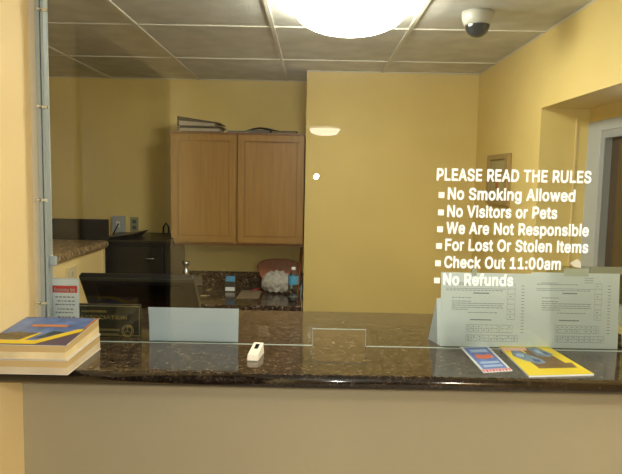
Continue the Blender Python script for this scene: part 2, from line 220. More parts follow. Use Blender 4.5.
 'h': (410, [[114,227,114,249,114,151,114,0,114,76,93,0,53,0,73,0,53,170,53,509,53,339,73,509,114,509,93,509,114,435,114,287,114,361,110,287,102,287,106,287,114,322,152,362,131,347,174,377,227,384,199,384,253,384,295,369,276,379,315,358,341,321,330,342,352,299,357,240,357,273,357,160,357,0,357,80,337,0,296,0,316,0,296,78,296,235,296,157,296,265,273,304,288,288,258,321,210,329,237,329,192,329,161,317,175,325,146,309,126,283,135,298,118,267]]),
 'i': (167, [[53,0,73,0,53,126,53,379,53,253,73,379,114,379,93,379,114,253,114,0,114,126,93,0],[84,443,95,443,72,443,54,455,62,447,45,462,41,483,41,472,41,494,54,512,45,504,62,520,84,524,72,524,95,524,114,512,106,520,122,504,126,483,126,494,126,472,114,455,122,462,106,447]]),
 'k': (381, [[110,137,132,158,110,162,110,212,110,187,113,212,121,212,117,212,175,268,284,379,230,323,310,379,360,379,335,379,301,319,184,199,243,259,182,199,177,199,179,199,155,178],[53,0,73,0,53,170,53,509,53,339,73,509,114,509,93,509,114,339,114,0,114,170,93,0],[294,0,320,0,245,62,148,186,197,124,162,200,191,229,177,214,252,152,372,0,312,76,346,0]]),
 'l': (189, [[139,-2,147,-2,110,-2,74,20,88,5,60,35,53,84,53,57,53,226,53,509,53,367,73,509,114,509,93,509,114,372,114,99,114,235,114,81,120,62,116,69,125,55,146,52,133,52,152,52,160,53,157,52,164,53,170,54,167,54,173,37,181,3,177,20,175,1,162,-1,169,0,154,-2]]),
 'm': (610, [[53,0,73,0,53,126,53,379,53,253,72,379,112,379,92,379,112,351,112,295,112,323,111,295,108,295,109,295,113,316,132,346,121,332,144,359,172,376,157,369,187,383,219,386,203,386,247,386,287,361,270,378,305,344,321,295,316,322,318,295,312,295,315,295,317,313,337,343,325,329,349,357,381,375,364,367,398,382,437,386,416,386,459,386,497,372,479,381,515,362,541,328,530,348,551,309,557,255,557,285,557,170,557,0,557,85,536,0,496,0,516,0,496,85,496,254,496,169,496,281,473,313,488,301,457,325,419,330,439,330,402,330,374,320,387,327,362,313,345,290,352,303,339,278,335,247,335,263,335,165,335,0,335,82,315,0,274,0,295,0,274,87,274,260,274,173,274,281,253,311,267,298,239,324,199,330,221,330,185,330,158,320,171,327,144,313,126,289,134,303,118,276,114,238,114,258,114,159,114,0,114,79,93,0]]),
 'n': (410, [[114,227,114,249,114,151,114,0,114,76,93,0,53,0,73,0,53,126,53,379,53,253,72,379,112,379,92,379,112,349,112,287,112,318,109,287,102,287,106,287,114,322,152,362,131,347,174,377,227,384,199,384,253,384,295,369,276,379,314,358,341,321,330,342,352,299,357,240,357,273,357,160,357,0,357,80,337,0,296,0,316,0,296,78,296,235,296,157,296,265,273,304,288,288,258,321,210,329,237,329,192,329,161,317,175,325,146,309,126,283,135,298,118,267]]),
 'o': (415, [[207,-8,242,-8,173,-8,117,16,143,0,91,33,56,85,71,56,41,114,34,187,34,149,34,227,56,291,41,262,71,321,117,360,91,343,143,376,207,384,173,384,242,384,299,360,273,376,325,343,359,291,345,321,374,262,381,187,381,227,381,149,359,85,374,114,345,56,299,16,325,33,273,0],[207,46,182,46,233,46,270,66,254,53,287,79,307,117,299,96,315,139,319,187,319,162,319,213,307,258,315,236,299,280,270,310,287,297,254,323,207,330,233,330,182,330,145,310,161,323,129,297,108,258,116,280,100,237,96,187,96,213,96,162,108,117,100,139,116,96,145,66,129,79,161,53]]),
 'p': (424, [[53,-143,73,-143,53,31,53,379,53,205,72,379,112,379,92,379,112,359,112,319,112,339,114,319,118,319,116,319,123,327,137,346,129,336,145,356,171,373,157,365,186,381,229,384,205,384,261,384,313,361,289,376,337,345,370,293,356,322,383,263,390,189,390,229,390,149,370,84,383,114,356,55,313,16,337,32,289,0,229,-8,261,-8,206,-8,173,4,187,-4,158,12,138,31,146,21,130,42,118,59,123,51,117,59,114,59,115,59,114,-8,114,-143,114,-76,93,-143],[220,47,197,47,244,47,279,66,263,53,295,78,316,117,308,95,324,138,328,189,328,162,328,216,316,261,324,240,308,282,280,311,296,299,264,324,220,330,244,330,197,330,161,312,177,324,145,300,125,263,133,284,117,242,113,189,113,217,113,161,125,115,117,136,133,94,162,65,146,77,178,53]]),
 'r': (259, [[53,0,73,0,53,126,53,379,53,253,72,379,112,379,92,379,112,360,112,321,112,340,113,321,115,321,114,321,122,340,152,367,135,355,170,379,213,385,190,385,218,385,229,384,223,385,235,384,243,384,240,384,243,363,243,322,243,343,242,323,230,324,237,323,223,325,207,326,215,326,189,326,159,315,173,322,145,307,126,284,134,297,118,270,114,237,114,255,114,158,114,0,114,79,93,0]]),
 's': (365, [[182,-8,211,-8,156,-8,112,3,133,-4,92,11,62,38,75,23,49,53,36,94,40,72,55,98,94,107,74,102,99,86,124,60,109,70,139,50,181,45,158,45,208,45,244,62,229,51,260,74,268,103,268,87,268,116,254,136,263,127,245,144,212,155,231,151,191,160,149,170,170,165,115,178,72,208,89,191,55,225,47,274,47,247,47,296,65,332,53,315,77,348,115,370,94,361,136,380,187,384,160,384,213,384,254,372,235,380,272,365,299,339,287,353,310,325,324,290,319,309,305,286,268,277,287,281,263,292,243,316,255,304,230,327,187,333,212,333,165,333,131,317,146,327,116,306,109,277,109,293,109,263,124,243,114,252,134,235,172,223,150,228,191,218,229,209,210,214,264,201,306,171,290,188,323,154,331,107,331,133,331,84,312,47,325,64,300,30,260,6,282,16,237,-3]]),
 't': (227, [[204,379,138,379,204,362,204,327,204,344,138,327,6,327,72,327,6,344,6,379,6,362,72,379],[65,471,65,345,85,471,126,471,106,471,126,347,126,98,126,222,126,81,136,61,129,69,143,54,170,50,154,50,174,50,185,51,179,50,191,52,202,54,197,53,206,36,213,2,209,19,207,0,192,-3,200,-2,184,-4,168,-4,176,-4,136,-4,92,21,110,4,74,38,65,93,65,62,65,219]]),
 'u': (410, [[182,-5,211,-5,157,-5,115,11,134,0,95,21,69,59,80,37,58,80,53,139,53,107,53,219,53,379,53,299,73,379,114,379,93,379,114,301,114,144,114,222,114,114,137,75,121,91,152,58,200,50,173,50,218,50,249,62,235,54,264,70,283,97,275,81,292,112,296,153,296,131,296,228,296,379,296,304,316,379,357,379,337,379,357,253,357,0,357,126,337,0,298,0,318,0,298,31,298,92,298,61,301,92,307,92,304,92,295,57,257,17,279,32,235,2]]),
 'w': (567, [[138,0,158,0,99,126,23,379,61,253,44,379,87,379,66,379,103,324,133,214,118,269,140,191,154,137,147,165,161,108,175,41,168,76,172,41,165,41,168,41,172,75,186,135,179,106,193,163,206,214,199,190,221,269,252,379,237,324,273,379,316,379,295,379,332,324,362,214,347,269,368,190,382,136,375,164,388,107,402,41,395,76,399,41,391,41,395,41,399,75,413,135,406,107,420,164,434,214,427,190,449,269,480,379,465,324,502,379,545,379,523,379,506,253,429,0,468,126,409,0,368,0,389,0,352,57,319,172,335,114,314,189,305,225,309,207,300,243,291,280,295,261,286,299,277,338,281,318,281,338,291,338,286,338,286,319,277,280,281,299,272,261,263,225,267,243,258,206,248,172,253,189,231,114,199,0,215,57,178,0]]),
 'y': (389, [[47,-139,51,-140,52,-121,61,-86,57,-103,65,-86,71,-87,68,-87,83,-90,104,-89,94,-91,114,-87,130,-74,122,-82,138,-66,151,-36,145,-53,155,-24,163,-1,159,-13,114,126,17,379,66,252,40,379,84,379,62,379,111,305,165,155,138,230,174,132,187,87,181,109,193,64,206,21,199,42,198,21,184,21,191,21,190,42,202,87,196,64,209,110,224,155,216,132,251,230,305,379,278,305,327,379,371,379,349,379,316,234,204,-58,260,88,196,-78,177,-107,187,-94,166,-120,139,-136,153,-129,125,-142,91,-145,109,-145,81,-145,65,-143,72,-144,57,-142]]),
 ' ': (200, []),
}
def _bar(x0, x1, h): return [v for p in ((x0, 0), (x1, 0), (x1, h), (x0, h)) for v in p * 3]
GLYPHS['I'] = (190, [_bar(60, 128, 509)]); GLYPHS['l'] = (166, [_bar(52, 114, 535)])
def text(name, body, m, parent, p0, p1, cap, up=None, depth=.0006, bold=.012, nrm=(0, -1, 0)):
    """lettering drawn from the outline table, from p0 to p1 along the baseline, capital height cap"""
    me = bpy.data.meshes.new(name); V = []; F = []; x = 0
    for ch in body:
        adv, sps = GLYPHS[ch]
        def area(s_):
            pts = [(s_[i], s_[i + 1]) for i in range(0, len(s_), 6)]
            return sum(a[0] * b_[1] - b_[0] * a[1] for a, b_ in zip(pts, pts[1:] + pts[:1]))
        def bbx(s_): return min(s_[0::6]), max(s_[0::6]), min(s_[1::6]), max(s_[1::6])
        big = max(sps, key=lambda s_: abs(area(s_)), default=None)
        outs = [s_ for s_ in sps if area(s_) * area(big) > 0]; holes = [s_ for s_ in sps if area(s_) * area(big) <= 0]
        for o_ in outs:
            bo = bbx(o_); grp = [o_]
            for h in holes:
                bh_ = bbx(h)
                if bh_[0] >= bo[0] and bh_[1] <= bo[1] and bh_[2] >= bo[2] and bh_[3] <= bo[3]: grp.append(h)
            loops = []
            for fl_ in grp:
                n = len(fl_) // 6; bz_ = [[v / 1000 for v in fl_[i * 6:i * 6 + 6]] for i in range(n)]; pts = []
                for a_, b_ in zip(bz_, bz_[1:] + bz_[:1]):
                    c_ = [(a_[0], a_[1]), (a_[4], a_[5]), (b_[2], b_[3]), (b_[0], b_[1])]
                    straight = abs((c_[3][0] - c_[0][0]) * (c_[1][1] - c_[0][1]) - (c_[3][1] - c_[0][1]) * (c_[1][0] - c_[0][0])) + abs((c_[3][0] - c_[0][0]) * (c_[2][1] - c_[0][1]) - (c_[3][1] - c_[0][1]) * (c_[2][0] - c_[0][0])) < 1e-5
                    for k in range(1 if straight else 4):
                        t = k / 4; w0, w1, w2, w3 = (1 - t) ** 3, 3 * t * (1 - t) ** 2, 3 * t * t * (1 - t), t ** 3
                        p = (w0 * c_[0][0] + w1 * c_[1][0] + w2 * c_[2][0] + w3 * c_[3][0] + x, w0 * c_[0][1] + w1 * c_[1][1] + w2 * c_[2][1] + w3 * c_[3][1])
                        if not pts or abs(p[0] - pts[-1][0]) + abs(p[1] - pts[-1][1]) > .002: pts.append(p)
                loops.append([Vector((a, b_, 0)) for a, b_ in pts])
            tr = tessellate_polygon(loops); flat_ = [p for l in loops for p in l]
            b0 = len(V); V += [tuple(p) for p in flat_]; F += [tuple(b0 + i for i in t) for t in tr]
            for l in loops:
                for a_, b_ in zip(l, l[1:] + l[:1]):
                    d_ = (b_ - a_)
                    if d_.length < 1e-5: continue
                    d_ = d_.normalized() * bold; n_ = Vector((-d_.y, d_.x, 0)); b0 = len(V)
                    V += [tuple(p) for p in (a_ - d_ * .5 - n_, b_ + d_ * .5 - n_, b_ + d_ * .5 + n_, a_ - d_ * .5 + n_)]; F.append((b0, b0 + 1, b0 + 2, b0 + 3))
        x += adv / 1000 + bold * .8
    me.from_pydata(V, [], F)
    xs = [v.co.x for v in me.vertices]; x0, x1 = min(xs), max(xs)
    p0 = Vector(p0); p1 = Vector(p1); ax = p1 - p0; n = Vector(nrm).normalized()
    upv = Vector(up).normalized() if up else n.cross(ax.normalized())
    for v in me.vertices:
        v.co = p0 + ax * ((v.co.x - x0) / (x1 - x0)) + upv * (v.co.y / .509 * cap) + n * depth
    me.materials.clear(); me.materials.append(m); me.name = name
    o = bpy.data.objects.new(name, me); C.objects.link(o)
    if parent: o.parent = parent; o.matrix_parent_inverse = Matrix.Translation(-parent.location)
    return o
# ------------------------------------------------------------------ the room
CZ = 2.19; TOP = 1.08; GY = 1.70; XL = -.778; XR = .962; BXY = 3.67; BKY = 4.05; BXX = P(305, 190, Y=BXY).x
CF = 1.43; CB = 2.155
OL = -2.15
struct('floor', MB().box(-2.3, 2.75, -5.7, 4.3, -.1, 0), FLOOR)
struct('ceiling', MB().box(-2.3, 2.75, -5.7, 4.3, CZ, CZ + .1), TILE)
# T-bar grid on the ceiling
g = MB(); gx0 = P(275.5, 37, Z=CZ).x; gy0 = P(250, 26, Z=CZ).y; gy1 = P(250, 58.7, Z=CZ).y; gx1 = P(415, 30, Z=CZ).x
sx = gx0 - P(154.5, 40.5, Z=CZ).x; sy = gy1 - gy0
print('grid', gx0, gx1, sx, gy0, gy1, sy)
k = -3
for k in range(-3, 3):
    x = gx0 + k * sx
    if -2.1 < x < 2.1: g.box(x - .008, x + .008, GY + .01, BKY, CZ - .006, CZ + .001)
for k in range(-4, 3):
    y = gy0 + k * sy
    if GY < y < BXY: g.box(OL, XR, y - .0065, y + .0065, CZ - .005, CZ + .001)
    elif y < BKY and y > GY: g.box(OL, BXX, y - .0065, y + .0065, CZ - .005, CZ + .001)
g.box(BXX, XR, BXY - .012, BXY, CZ - .006, CZ)
struct('trim_1', g, GRID)
struct('wall_back', MB().box(OL - .15, BXX, BKY, BKY + .12, 0, CZ), YELLOW)
struct('wall_alcove', MB().box(BXX, XR + .3, BXY, BKY + .12, 0, CZ), YELLOW)
struct('wall_left_office', MB().box(OL - .12, OL, 1.78, BKY, 0, CZ), YELLOW)
# right wall with deep window recess
wz0, wz1 = 1.02, P(541.5, 108, X=XR).z; wy1 = P(541.5, 108, X=XR).y; wy0 = 1.86; XW = P(588, 150, Y=wy1).x
w = MB()
w.box(XR, XR + .3, wy1, BXY, 0, CZ); w.box(XR, XR + .3, wy0, wy1, 0, wz0); w.box(XR, XR + .3, wy0, wy1, wz1, CZ); w.box(XR, XR + .3, 1.79, wy0, 0, CZ)
struct('wall_right', w, YELLOW)
print('recess', wy1, wz1)
# window in the recess: frame and pane
win = thing('window_1', (XW, 2.2, wz0), 'white framed window in the deep recess of right yellow wall', 'window', kind='structure')
f0 = P(588, 140, X=XW).y; f1 = P(601, 140, X=XW).y; ft = P(588, 123, X=XW).z
print('frame', f0, f1, ft)
yj = wy1
w = MB().box(XW, XR + .29, f0, wy1, wz0, wz1)
w.box(XW, XR + .29, wy0, f0, ft, wz1)
struct('trim_2', w, YELLOW)
tx = P(574, 170, Y=wy1).x
struct('trim_5', MB().box(tx - .003, tx + .003, wy1 - .004, wy1 + .001, wz0, wz1), NEARY)
fr = MB().box(XW - .004, XW + .05, f1, f0, wz0, ft).box(XW - .004, XW + .05, wy0, f1, ft - .045, ft).box(XW - .004, XW + .05, wy0, f1, wz0, wz0 + .07)
fr.build('window_frame', mat('window_white', (172, 178, 178), .4), win, bevel=.004)
f2 = f1 - .035
fi = MB().box(XW + .0, XW + .045, f2, f1, wz0 + .07, ft - .045).box(XW, XW + .045, wy0, f2, ft - .075, ft - .045)
fi.build('sash', mat('sash_grey', (150, 156, 158), .4), win)
MB().box(XW + .03, XW + .035, wy0, f2, wz0 + .07, ft - .075).build('pane', mat('night_glass', (66, 52, 36), .12), win)
# front partition wall: below counter, and beside the opening
PY = 1.60
struct('wall_front', MB().box(XL, 2.6, PY, PY + .14, 0, TOP - .037), PANEL)
struct('wall_front_left', MB().box(OL - .12, XL - .15, 1.66, 1.78, 0, CZ), YELLOW)
struct('wall_front_right', MB().box(XR + .001, 2.6, 1.66, 1.78, TOP, CZ), YELLOW)
# lobby left wall with a doorway
w = MB()
D0, D1, DT = .25, 1.30, 1.98
w.box(XL - .15, XL, D1, 1.78, 0, CZ); w.box(XL - .15, XL, -5.6, D0, 0, CZ); w.box(XL - .15, XL, D0, D1, DT, CZ)
struct('wall_left', w, NEARY)
dr = MB().box(XL - .14, XL + .015, D1, D1 + .09, 0, DT + .07).box(XL - .14, XL + .015, D0 - .09, D0, 0, DT + .07).box(XL - .14, XL + .015, D0, D1, DT, DT + .07)
dd = MB().box(XL - .12, XL - .07, D0, D1, 0, DT)
dO = tag(dd.build('door_1', mat('dark_door', (66, 52, 32), .5)), kind='structure')
dr.build('door_frame', mat('dark_door_frame', (34, 26, 18), .5), dO)
struct('wall_lobby_back', MB().box(-1, 2.75, -5.72, -5.6, 0, CZ), mat('lobby_paint', (190, 164, 110), .6))
struct('wall_lobby_right', MB().box(2.6, 2.72, -5.6, 1.78, 0, CZ), mat('lobby_paint', (190, 164, 110), .6))
# ------------------------------------------------------------------ glass screen above the counter
gw = thing('window_2', (XL, GY, TOP), 'clear glass service screen above the counter with white rules lettering', 'glass screen', kind='structure')
GXL = P(45, 170, Y=GY).x
c0 = P(312.5, 329, Y=GY); c1 = P(366, 330, Y=GY); nz = c0.z
T = .006
pane = MB()
gb = TOP + .001
for a, b, z0, z1 in ((GXL - .01, c0.x, gb, CZ), (c1.x, XR, gb, CZ), (c0.x, c1.x, nz, CZ)):
    pane.quad([(a, GY, z0), (b, GY, z0), (b, GY, z1), (a, GY, z1)])
for a, b, z0, z1 in ((GXL - .01, c0.x, gb, CZ), (c1.x, XR, gb, CZ), (c0.x, c1.x, nz, CZ)):
    pane.quad([(a, GY + T, z0), (b, GY + T, z0), (b, GY + T, z1), (a, GY + T, z1)])
pane.build('glass_pane', GLASS, gw)
e = MB()
e.box(c0.x, c1.x, GY, GY + T, nz - .0008, nz + .0008); e.box(c0.x - .0008, c0.x + .0008, GY, GY + T, gb, nz); e.box(c1.x - .0008, c1.x + .0008, GY, GY + T, gb, nz)
e.box(GXL + .08, c0.x, GY, GY + T, TOP, TOP + .001); e.box(c1.x, XR, GY, GY + T, TOP, TOP + .001)
e.build('glass_edge', GEDGE, gw)
# channel: white caulked edge, grey channel, clips
MB().box(XL, P(36.5, 100, Y=GY - .012).x, GY - .012, GY + .07, TOP, CZ).build('edge_strip', CAULK, gw)
xa, xb = P(36.2, 80, Y=GY - .02).x, P(44.2, 80, Y=GY - .02).x
ch = MB().box(xa, xa + .011, GY - .020, GY + .004, TOP, CZ).box(xa + .011, xa + .0145, GY - .014, GY + .004, TOP, CZ, 1).box(xa + .0145, xb, GY - .020, GY + .004, TOP, CZ)
ch.build('metal_channel', [CHAN, DKM], gw)
for py in (10, 107, 200, 303):
    p = P(43, py, Y=GY - .022)
    MB().box(p.x - .012, p.x + .013, GY - .026, GY - .019, p.z - .004, p.z + .004).tube([(p.x - .009, GY - .028, p.z + .001), (p.x - .009, GY - .034, p.z + .001)], .0045, 10).build('clip', CHROME, gw, bevel=.001)
p = P(49, 262, Y=GY - .02)
MB().box(xb - .002, xb + .02, GY - .012, GY - .004, p.z - .012, p.z + .016).build('corner_bracket', CHAN, gw, bevel=.003)
lines = [('PLEASE READ THE RULES', 436.5, 180, 591, 183.5, 11.8), ('No Smoking Allowed', 447.5, 199, 575, 201.5, 11.6),
         ('No Visitors or Pets', 447, 216.5, 557, 218.5, 11.6), ('We Are Not Responsible', 446, 233.3, 588.5, 236, 11.6),
         ('For Lost Or Stolen Items', 445, 250, 588, 253, 11.6), ('Check Out 11:00am', 444, 267.3, 560.5, 269.3, 11.6),
         ('No Refunds', 443, 284.5, 513, 285.8, 11.6)]
for i, (s, x0, y0, x1, y1, cp) in enumerate(lines):
    a = P(x0, y0, Y=GY - .0012); b = P(x1, y1, Y=GY - .0012)
    b.z = a.z
    capm = cp * .95 * a.y / FPX * 1.0
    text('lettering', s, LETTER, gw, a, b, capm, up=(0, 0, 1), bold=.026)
    if i:
        q = P(x0 - 6, y0 - 4, Y=GY - .0018)
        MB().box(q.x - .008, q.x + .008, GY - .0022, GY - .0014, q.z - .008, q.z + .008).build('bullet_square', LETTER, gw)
# tape strips on the glass top right of the rules
q = P(575, 263, Y=GY - .001)
tri = MB(); tri.quad([P(570, 263, Y=GY - .0016), P(577, 259, Y=GY - .0016), P(581, 262, Y=GY - .0016), P(581, 268, Y=GY - .0016), P(574, 267, Y=GY - .0016)])
tri.build('tape_scrap', mat('tape_white', (214, 214, 200), .5), gw)
# ------------------------------------------------------------------ counter top (bullnose profile)
prof = [(CB, TOP), (CF + .014, TOP)]
for k in range(1, 8):
    th = math.pi * k / 8; prof.append((CF + .018 - .018 * math.sin(th), TOP - .018 + .018 * math.cos(th)))
prof += [(CF + .014, TOP - .036), (CB, TOP - .036)]
m = MB(); b = 0; n = len(prof); X0, X1 = XL, XR + .02
m.v = [(X0, y, z) for y, z in prof] + [(X1, y, z) for y, z in prof]
for k in range(n): m.f.append((k, (k + 1) % n, n + (k + 1) % n, n + k)); m.m.append(0); m.sm.append(1 < k < 9)
m.f += [tuple(range(n)), tuple(range(2 * n - 1, n - 1, -1))]; m.m += [0, 0]; m.sm += [False] * 2
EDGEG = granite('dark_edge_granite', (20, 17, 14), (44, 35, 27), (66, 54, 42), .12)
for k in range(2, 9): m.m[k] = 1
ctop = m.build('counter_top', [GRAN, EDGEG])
tag(ctop, 'long polished brown granite reception counter top under the glass screen', 'counter')
# work desk behind the counter
dk = thing('work_desk', (-.2, 2.2, 0), 'brown work desk hidden behind the reception counter under the monitor', 'desk')
MB().box(-.95, .9, 1.76, 2.75, .72, .75).build('desktop', OAKD, dk)
for x in (-.93, .87):
    MB().box(x - .012, x + .012, 1.78, 2.73, 0, .72).build('side_panel', OAKD, dk)
# ------------------------------------------------------------------ left ledge on half wall
LE = 3.42; lx = P(109.5, 247, Y=LE).x
fa = P(103, 262, X=lx - .02); lz = P(109.5, 247.5, Y=LE).z; print('ledge z', lz, fa)
yb = P(110, 247, X=lx).y; print('ledge far', yb)
struct('wall_half', MB().box(lx - .16, lx - .025, 2.1, fa.y, 0, lz), mat('half_wall_lit_yellow', (244, 222, 160), .5))  # strong light on the half wall put into a paler yellow
struct('trim_3', MB().box(lx - .17, lx - .018, fa.y - .0, fa.y + .03, 0, lz), mat('cream_trim', (226, 208, 160), .5))
lg = MB().box(OL, lx, 2.1, LE, lz, lz + .042).build('granite_ledge', GRANL, None, bevel=.018, seg=4)
tag(lg, 'brown granite ledge on yellow half wall at far left', 'ledge')
sp = MB().box(OL, P(108, 230, Y=LE - .02).x, LE - .022, LE - .004, lz + .0425, P(80, 219, Y=LE - .02).z).build('backsplash_board', GRAND)
tag(sp, 'dark backsplash board standing at rear of the left granite ledge', 'backsplash')
def outlet(px, py, w, h, lab, X=None, Y=None, cover=None):
    q = P(px, py, X=X, Y=Y); o = thing('wall_outlet', q, lab, 'outlet')
    if Y: MB().box(q.x - w / 2, q.x + w / 2, Y - .006, Y, q.z - h / 2, q.z + h / 2).build('cover_plate', cover or WHITE, o, bevel=.002)
    else: MB().box(X, X + .006, q.y - w / 2, q.y + w / 2, q.z - h / 2, q.z + h / 2).build('cover_plate', cover or WHITE, o, bevel=.002)
    for dz in (-.02, .02):
        if Y: MB().box(q.x - .013, q.x + .013, Y - .009, Y - .005, q.z + dz - .012, q.z + dz + .012).build('socket', GREYP if Y else CAULK, o, bevel=.003)
        else: MB().box(X + .005, X + .009, q.y - .013, q.y + .013, q.z + dz - .012, q.z + dz + .012).build('socket', CAULK, o, bevel=.003)
    return o
outlet(71, 278, .12, .11, 'cream outlet plate low on the yellow half wall behind the card', X=lx - .025, cover=mat('cream_plate', (222, 210, 170), .5))
outlet(134.5, 224.5, .055, .10, 'small greyish wall outlet right of the white switch box', Y=BKY, cover=mat('greyish_plate', (150, 150, 120), .5))
q = P(119.5, 224, Y=BKY); sb = thing('switch_box', q, 'pale switch box on the back wall above the ledge end', 'switch')
MB().box(q.x - .043, q.x + .043, BKY - .03, BKY, q.z - .055, q.z + .055).build('box_body', mat('pale_box', (170, 176, 176), .4), sb, bevel=.005)
MB().box(q.x - .012, q.x + .012, BKY - .036, BKY - .029, q.z - .02, q.z + .02).build('rocker', WHITE, sb, bevel=.003)
# black cabinet in the corner
FY = 3.50
a = P(103, 262, Y=FY); b = P(166, 241, Y=FY); cz = b.z
fc = thing('filing_cabinet', (a.x + .2, FY + .2, 0), 'black filing cabinet in the corner left of the wooden wall cabinets', 'cabinet')
ax = a.x - .06
cab_r = b.x
MB().box(ax, b.x, FY, BKY - .03, 0, cz - .012).build('cabinet_body', BLACK, fc, bevel=.004)
MB().box(ax - .005, b.x + .004, FY - .008, BKY - .028, cz - .012, cz).build('cabinet_top', mat('black_top', (48, 44, 36), .35), fc, bevel=.003)
for i, (z0, z1) in enumerate(((cz - .42, cz - .03), (cz - .82, cz - .44), (.04, cz - .84))):
    d = MB().box(ax + .012, b.x - .012, FY - .016, FY, z0, z1).build('drawer', BLACK, fc, bevel=.004)
    hx = P(150, 253, Y=FY - .02)
    MB().tube([(hx.x - .03, FY - .018, z1 - .07), (hx.x - .022, FY - .036, z1 - .07), (hx.x + .022, FY - .036, z1 - .07), (hx.x + .03, FY - .018, z1 - .07)], .0035, 8).build('handle', CHROME, d)
# slanted black tray on top of the cabinet/ledge
t0 = P(112, 241, Y=3.62); t1 = P(134, 240, Y=3.62); t2 = P(141, 232, Y=3.62); t3 = P(113, 236, Y=3.62)
zz = cz
tr = MB().hexa([(t0.x, 3.54, zz), (t1.x, 3.54, zz), (t1.x, 3.78, zz), (t0.x, 3.78, zz), (t3.x, 3.52, t3.z), (t2.x, 3.52, t2.z), (t2.x, 3.80, t2.z), (t3.x, 3.80, t3.z)])
tro = thing('paper_tray', (t0.x, 3.6, zz), 'black slanted paper tray lying on top of the black filing cabinet', 'tray')
tr.build('tray_body', BLACK, tro, bevel=.004)
pn = P(112, 229, Y=3.7); pn2 = P(118.5, 223.5, Y=3.7)
zt = t3.z
MB().tube([(pn.x + .004, 3.7, zt - .002), (pn2.x, 3.7, pn2.z)], [.004, .005], 8).build('tray_lever', BLACK, tro)
# black cord hanging beside the wall cabinet
pts = [P(x, y, Y=BKY - .012) for x, y in ((163.5, 243), (163, 234), (163.5, 227), (166, 223), (168.5, 227), (169, 236), (169, 248))]
tag(MB().tube(pts, .006, 8).build('power_cord', BLACK), 'black looped cord hanging on the wall left of the wooden cabinet', 'cord')
# ------------------------------------------------------------------ wall cabinets
KY = 3.72
ka = P(170.5, 131, Y=KY); kb = P(237, 133, Y=KY); kz0 = P(200, 243.5, Y=KY).z; kz1 = P(200, 132, Y=KY).z
x0, xm, x1 = P(171, 190, Y=KY).x, P(237, 190, Y=KY).x, BXX - .006
for i, (xa_, xb_) in enumerate(((x0, xm), (xm, x1))):
    k = thing('wall_cabinet', ((xa_ + xb_) / 2, KY, kz0), ('left oak wall cabinet with the binders on top', 'right oak wall cabinet against the yellow wall corner')[i], 'cabinet', None)
    MB().box(xa_ + .001, xb_ - .001, KY, BKY - .001, kz0, kz1).build('cabinet_box', OAK, k, bevel=.002)
    r = .036; dz0, dz1 = kz0 + .012, kz1 - .014; da, db = xa_ + .008, xb_ - .008; fy = KY - .02
    d = MB().box(da, da + r, fy, KY, dz0, dz1).box(db - r, db, fy, KY, dz0, dz1).box(da + r, db - r, fy, KY, dz1 - r, dz1).box(da + r, db - r, fy, KY, dz0, dz0 + r)
    d.box(da + r, db - r, fy + .010, KY, dz0 + r, dz1 - r)
    d.build('cabinet_door', OAK, k)
    s = MB(); w_ = .005
    for (a0, a1, c0_, c1_) in ((da + r, da + r + w_, dz0 + r, dz1 - r), (db - r - w_, db - r, dz0 + r, dz1 - r), (da + r, db - r, dz1 - r - w_, dz1 - r), (da + r, db - r, dz0 + r, dz0 + r + w_)):
        s.box(a0, a1, fy + .004, fy + .011, c0_, c1_)
    s.build('panel_moulding', OAKM, k)
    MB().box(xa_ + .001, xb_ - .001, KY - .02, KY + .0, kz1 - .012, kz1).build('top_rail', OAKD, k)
MB_ = MB().box(x0, x1, KY + .004, BKY, kz0 - .012, kz0)
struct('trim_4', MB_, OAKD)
# binders and papers on top
def flat(name, lab, cat, xa, xb, y0, y1, z0, th, m, group=None, rz=0, edge=None, tilt=0):
    cx, cy = (xa + xb) / 2, (y0 + y1) / 2; o = thing(name, (cx, cy, z0), lab, cat, group)
    M = Matrix.Translation((cx, cy, z0)) @ Matrix.Rotation(rz, 4, 'Z') @ Matrix.Rotation(tilt, 4, 'Y')
    hw, hd = (xb - xa) / 2, (y1 - y0) / 2
    MB().box(-hw, hw, -hd, hd, 0, th * .14, 0, M).box(-hw, hw, -hd, hd, th * .86, th, 0, M).box(-hw, -hw + .004, -hd, hd, th * .14, th * .86, 0, M).build('cover', m, o)
    MB().box(-hw + .005, hw - .006, -hd + .005, hd - .003, th * .15, th * .85, 0, M).build('pages', edge or PAPER, o)
    return o
bxa, bxb = P(177.5, 128, Y=KY).x, P(222, 128, Y=KY).x
zt = kz1 + .001
DKB = mat('black_binder', (34, 32, 34), .4); GRP = mat('grey_pages', (112, 106, 92), .7)
flat('binder', 'lower flat dark binder with pale pages on the left oak cabinet', 'binder', bxa + .002, bxb - .012, KY + .0, KY + .22, zt, .026, DKB, rz=.02, edge=mat('dull_pages', (168, 160, 146), .7))
wb_ = thing('binder', (bxa + .1, KY + .1, zt + .03), 'bulging black binder stuffed with loose pages, topmost of the pile on left oak cabinet', 'binder')
def wedge(xa, xb, y0, y1, a0, a1, b0, b1): return MB().hexa([(xa, y0, a0), (xb, y0, b0), (xb, y1, b0), (xa, y1, a0), (xa, y0, a1), (xb, y0, b1), (xb, y1, b1), (xa, y1, a1)])
z_ = zt + .0325
wedge(bxa, bxb, KY + .002, KY + .2, z_, z_ + .005, z_ - .004, z_ + .001).build('lower_cover', DKB, wb_)
wedge(bxa + .006, bxb - .045, KY + .008, KY + .19, z_ + .006, z_ + .034, z_ + .003, z_ + .02).build('white_pages', mat('dull_pages', (168, 160, 146), .7), wb_)
wedge(bxa + .008, bxb - .03, KY + .012, KY + .18, z_ + .035, z_ + .050, z_ + .02, z_ + .028).build('dark_pages', mat('dark_pages', (62, 56, 52), .7), wb_)
wedge(bxa - .001, bxb - .008, KY + .002, KY + .2, z_ + .052, z_ + .060, z_ + .016, z_ + .023).build('upper_cover', DKB, wb_)
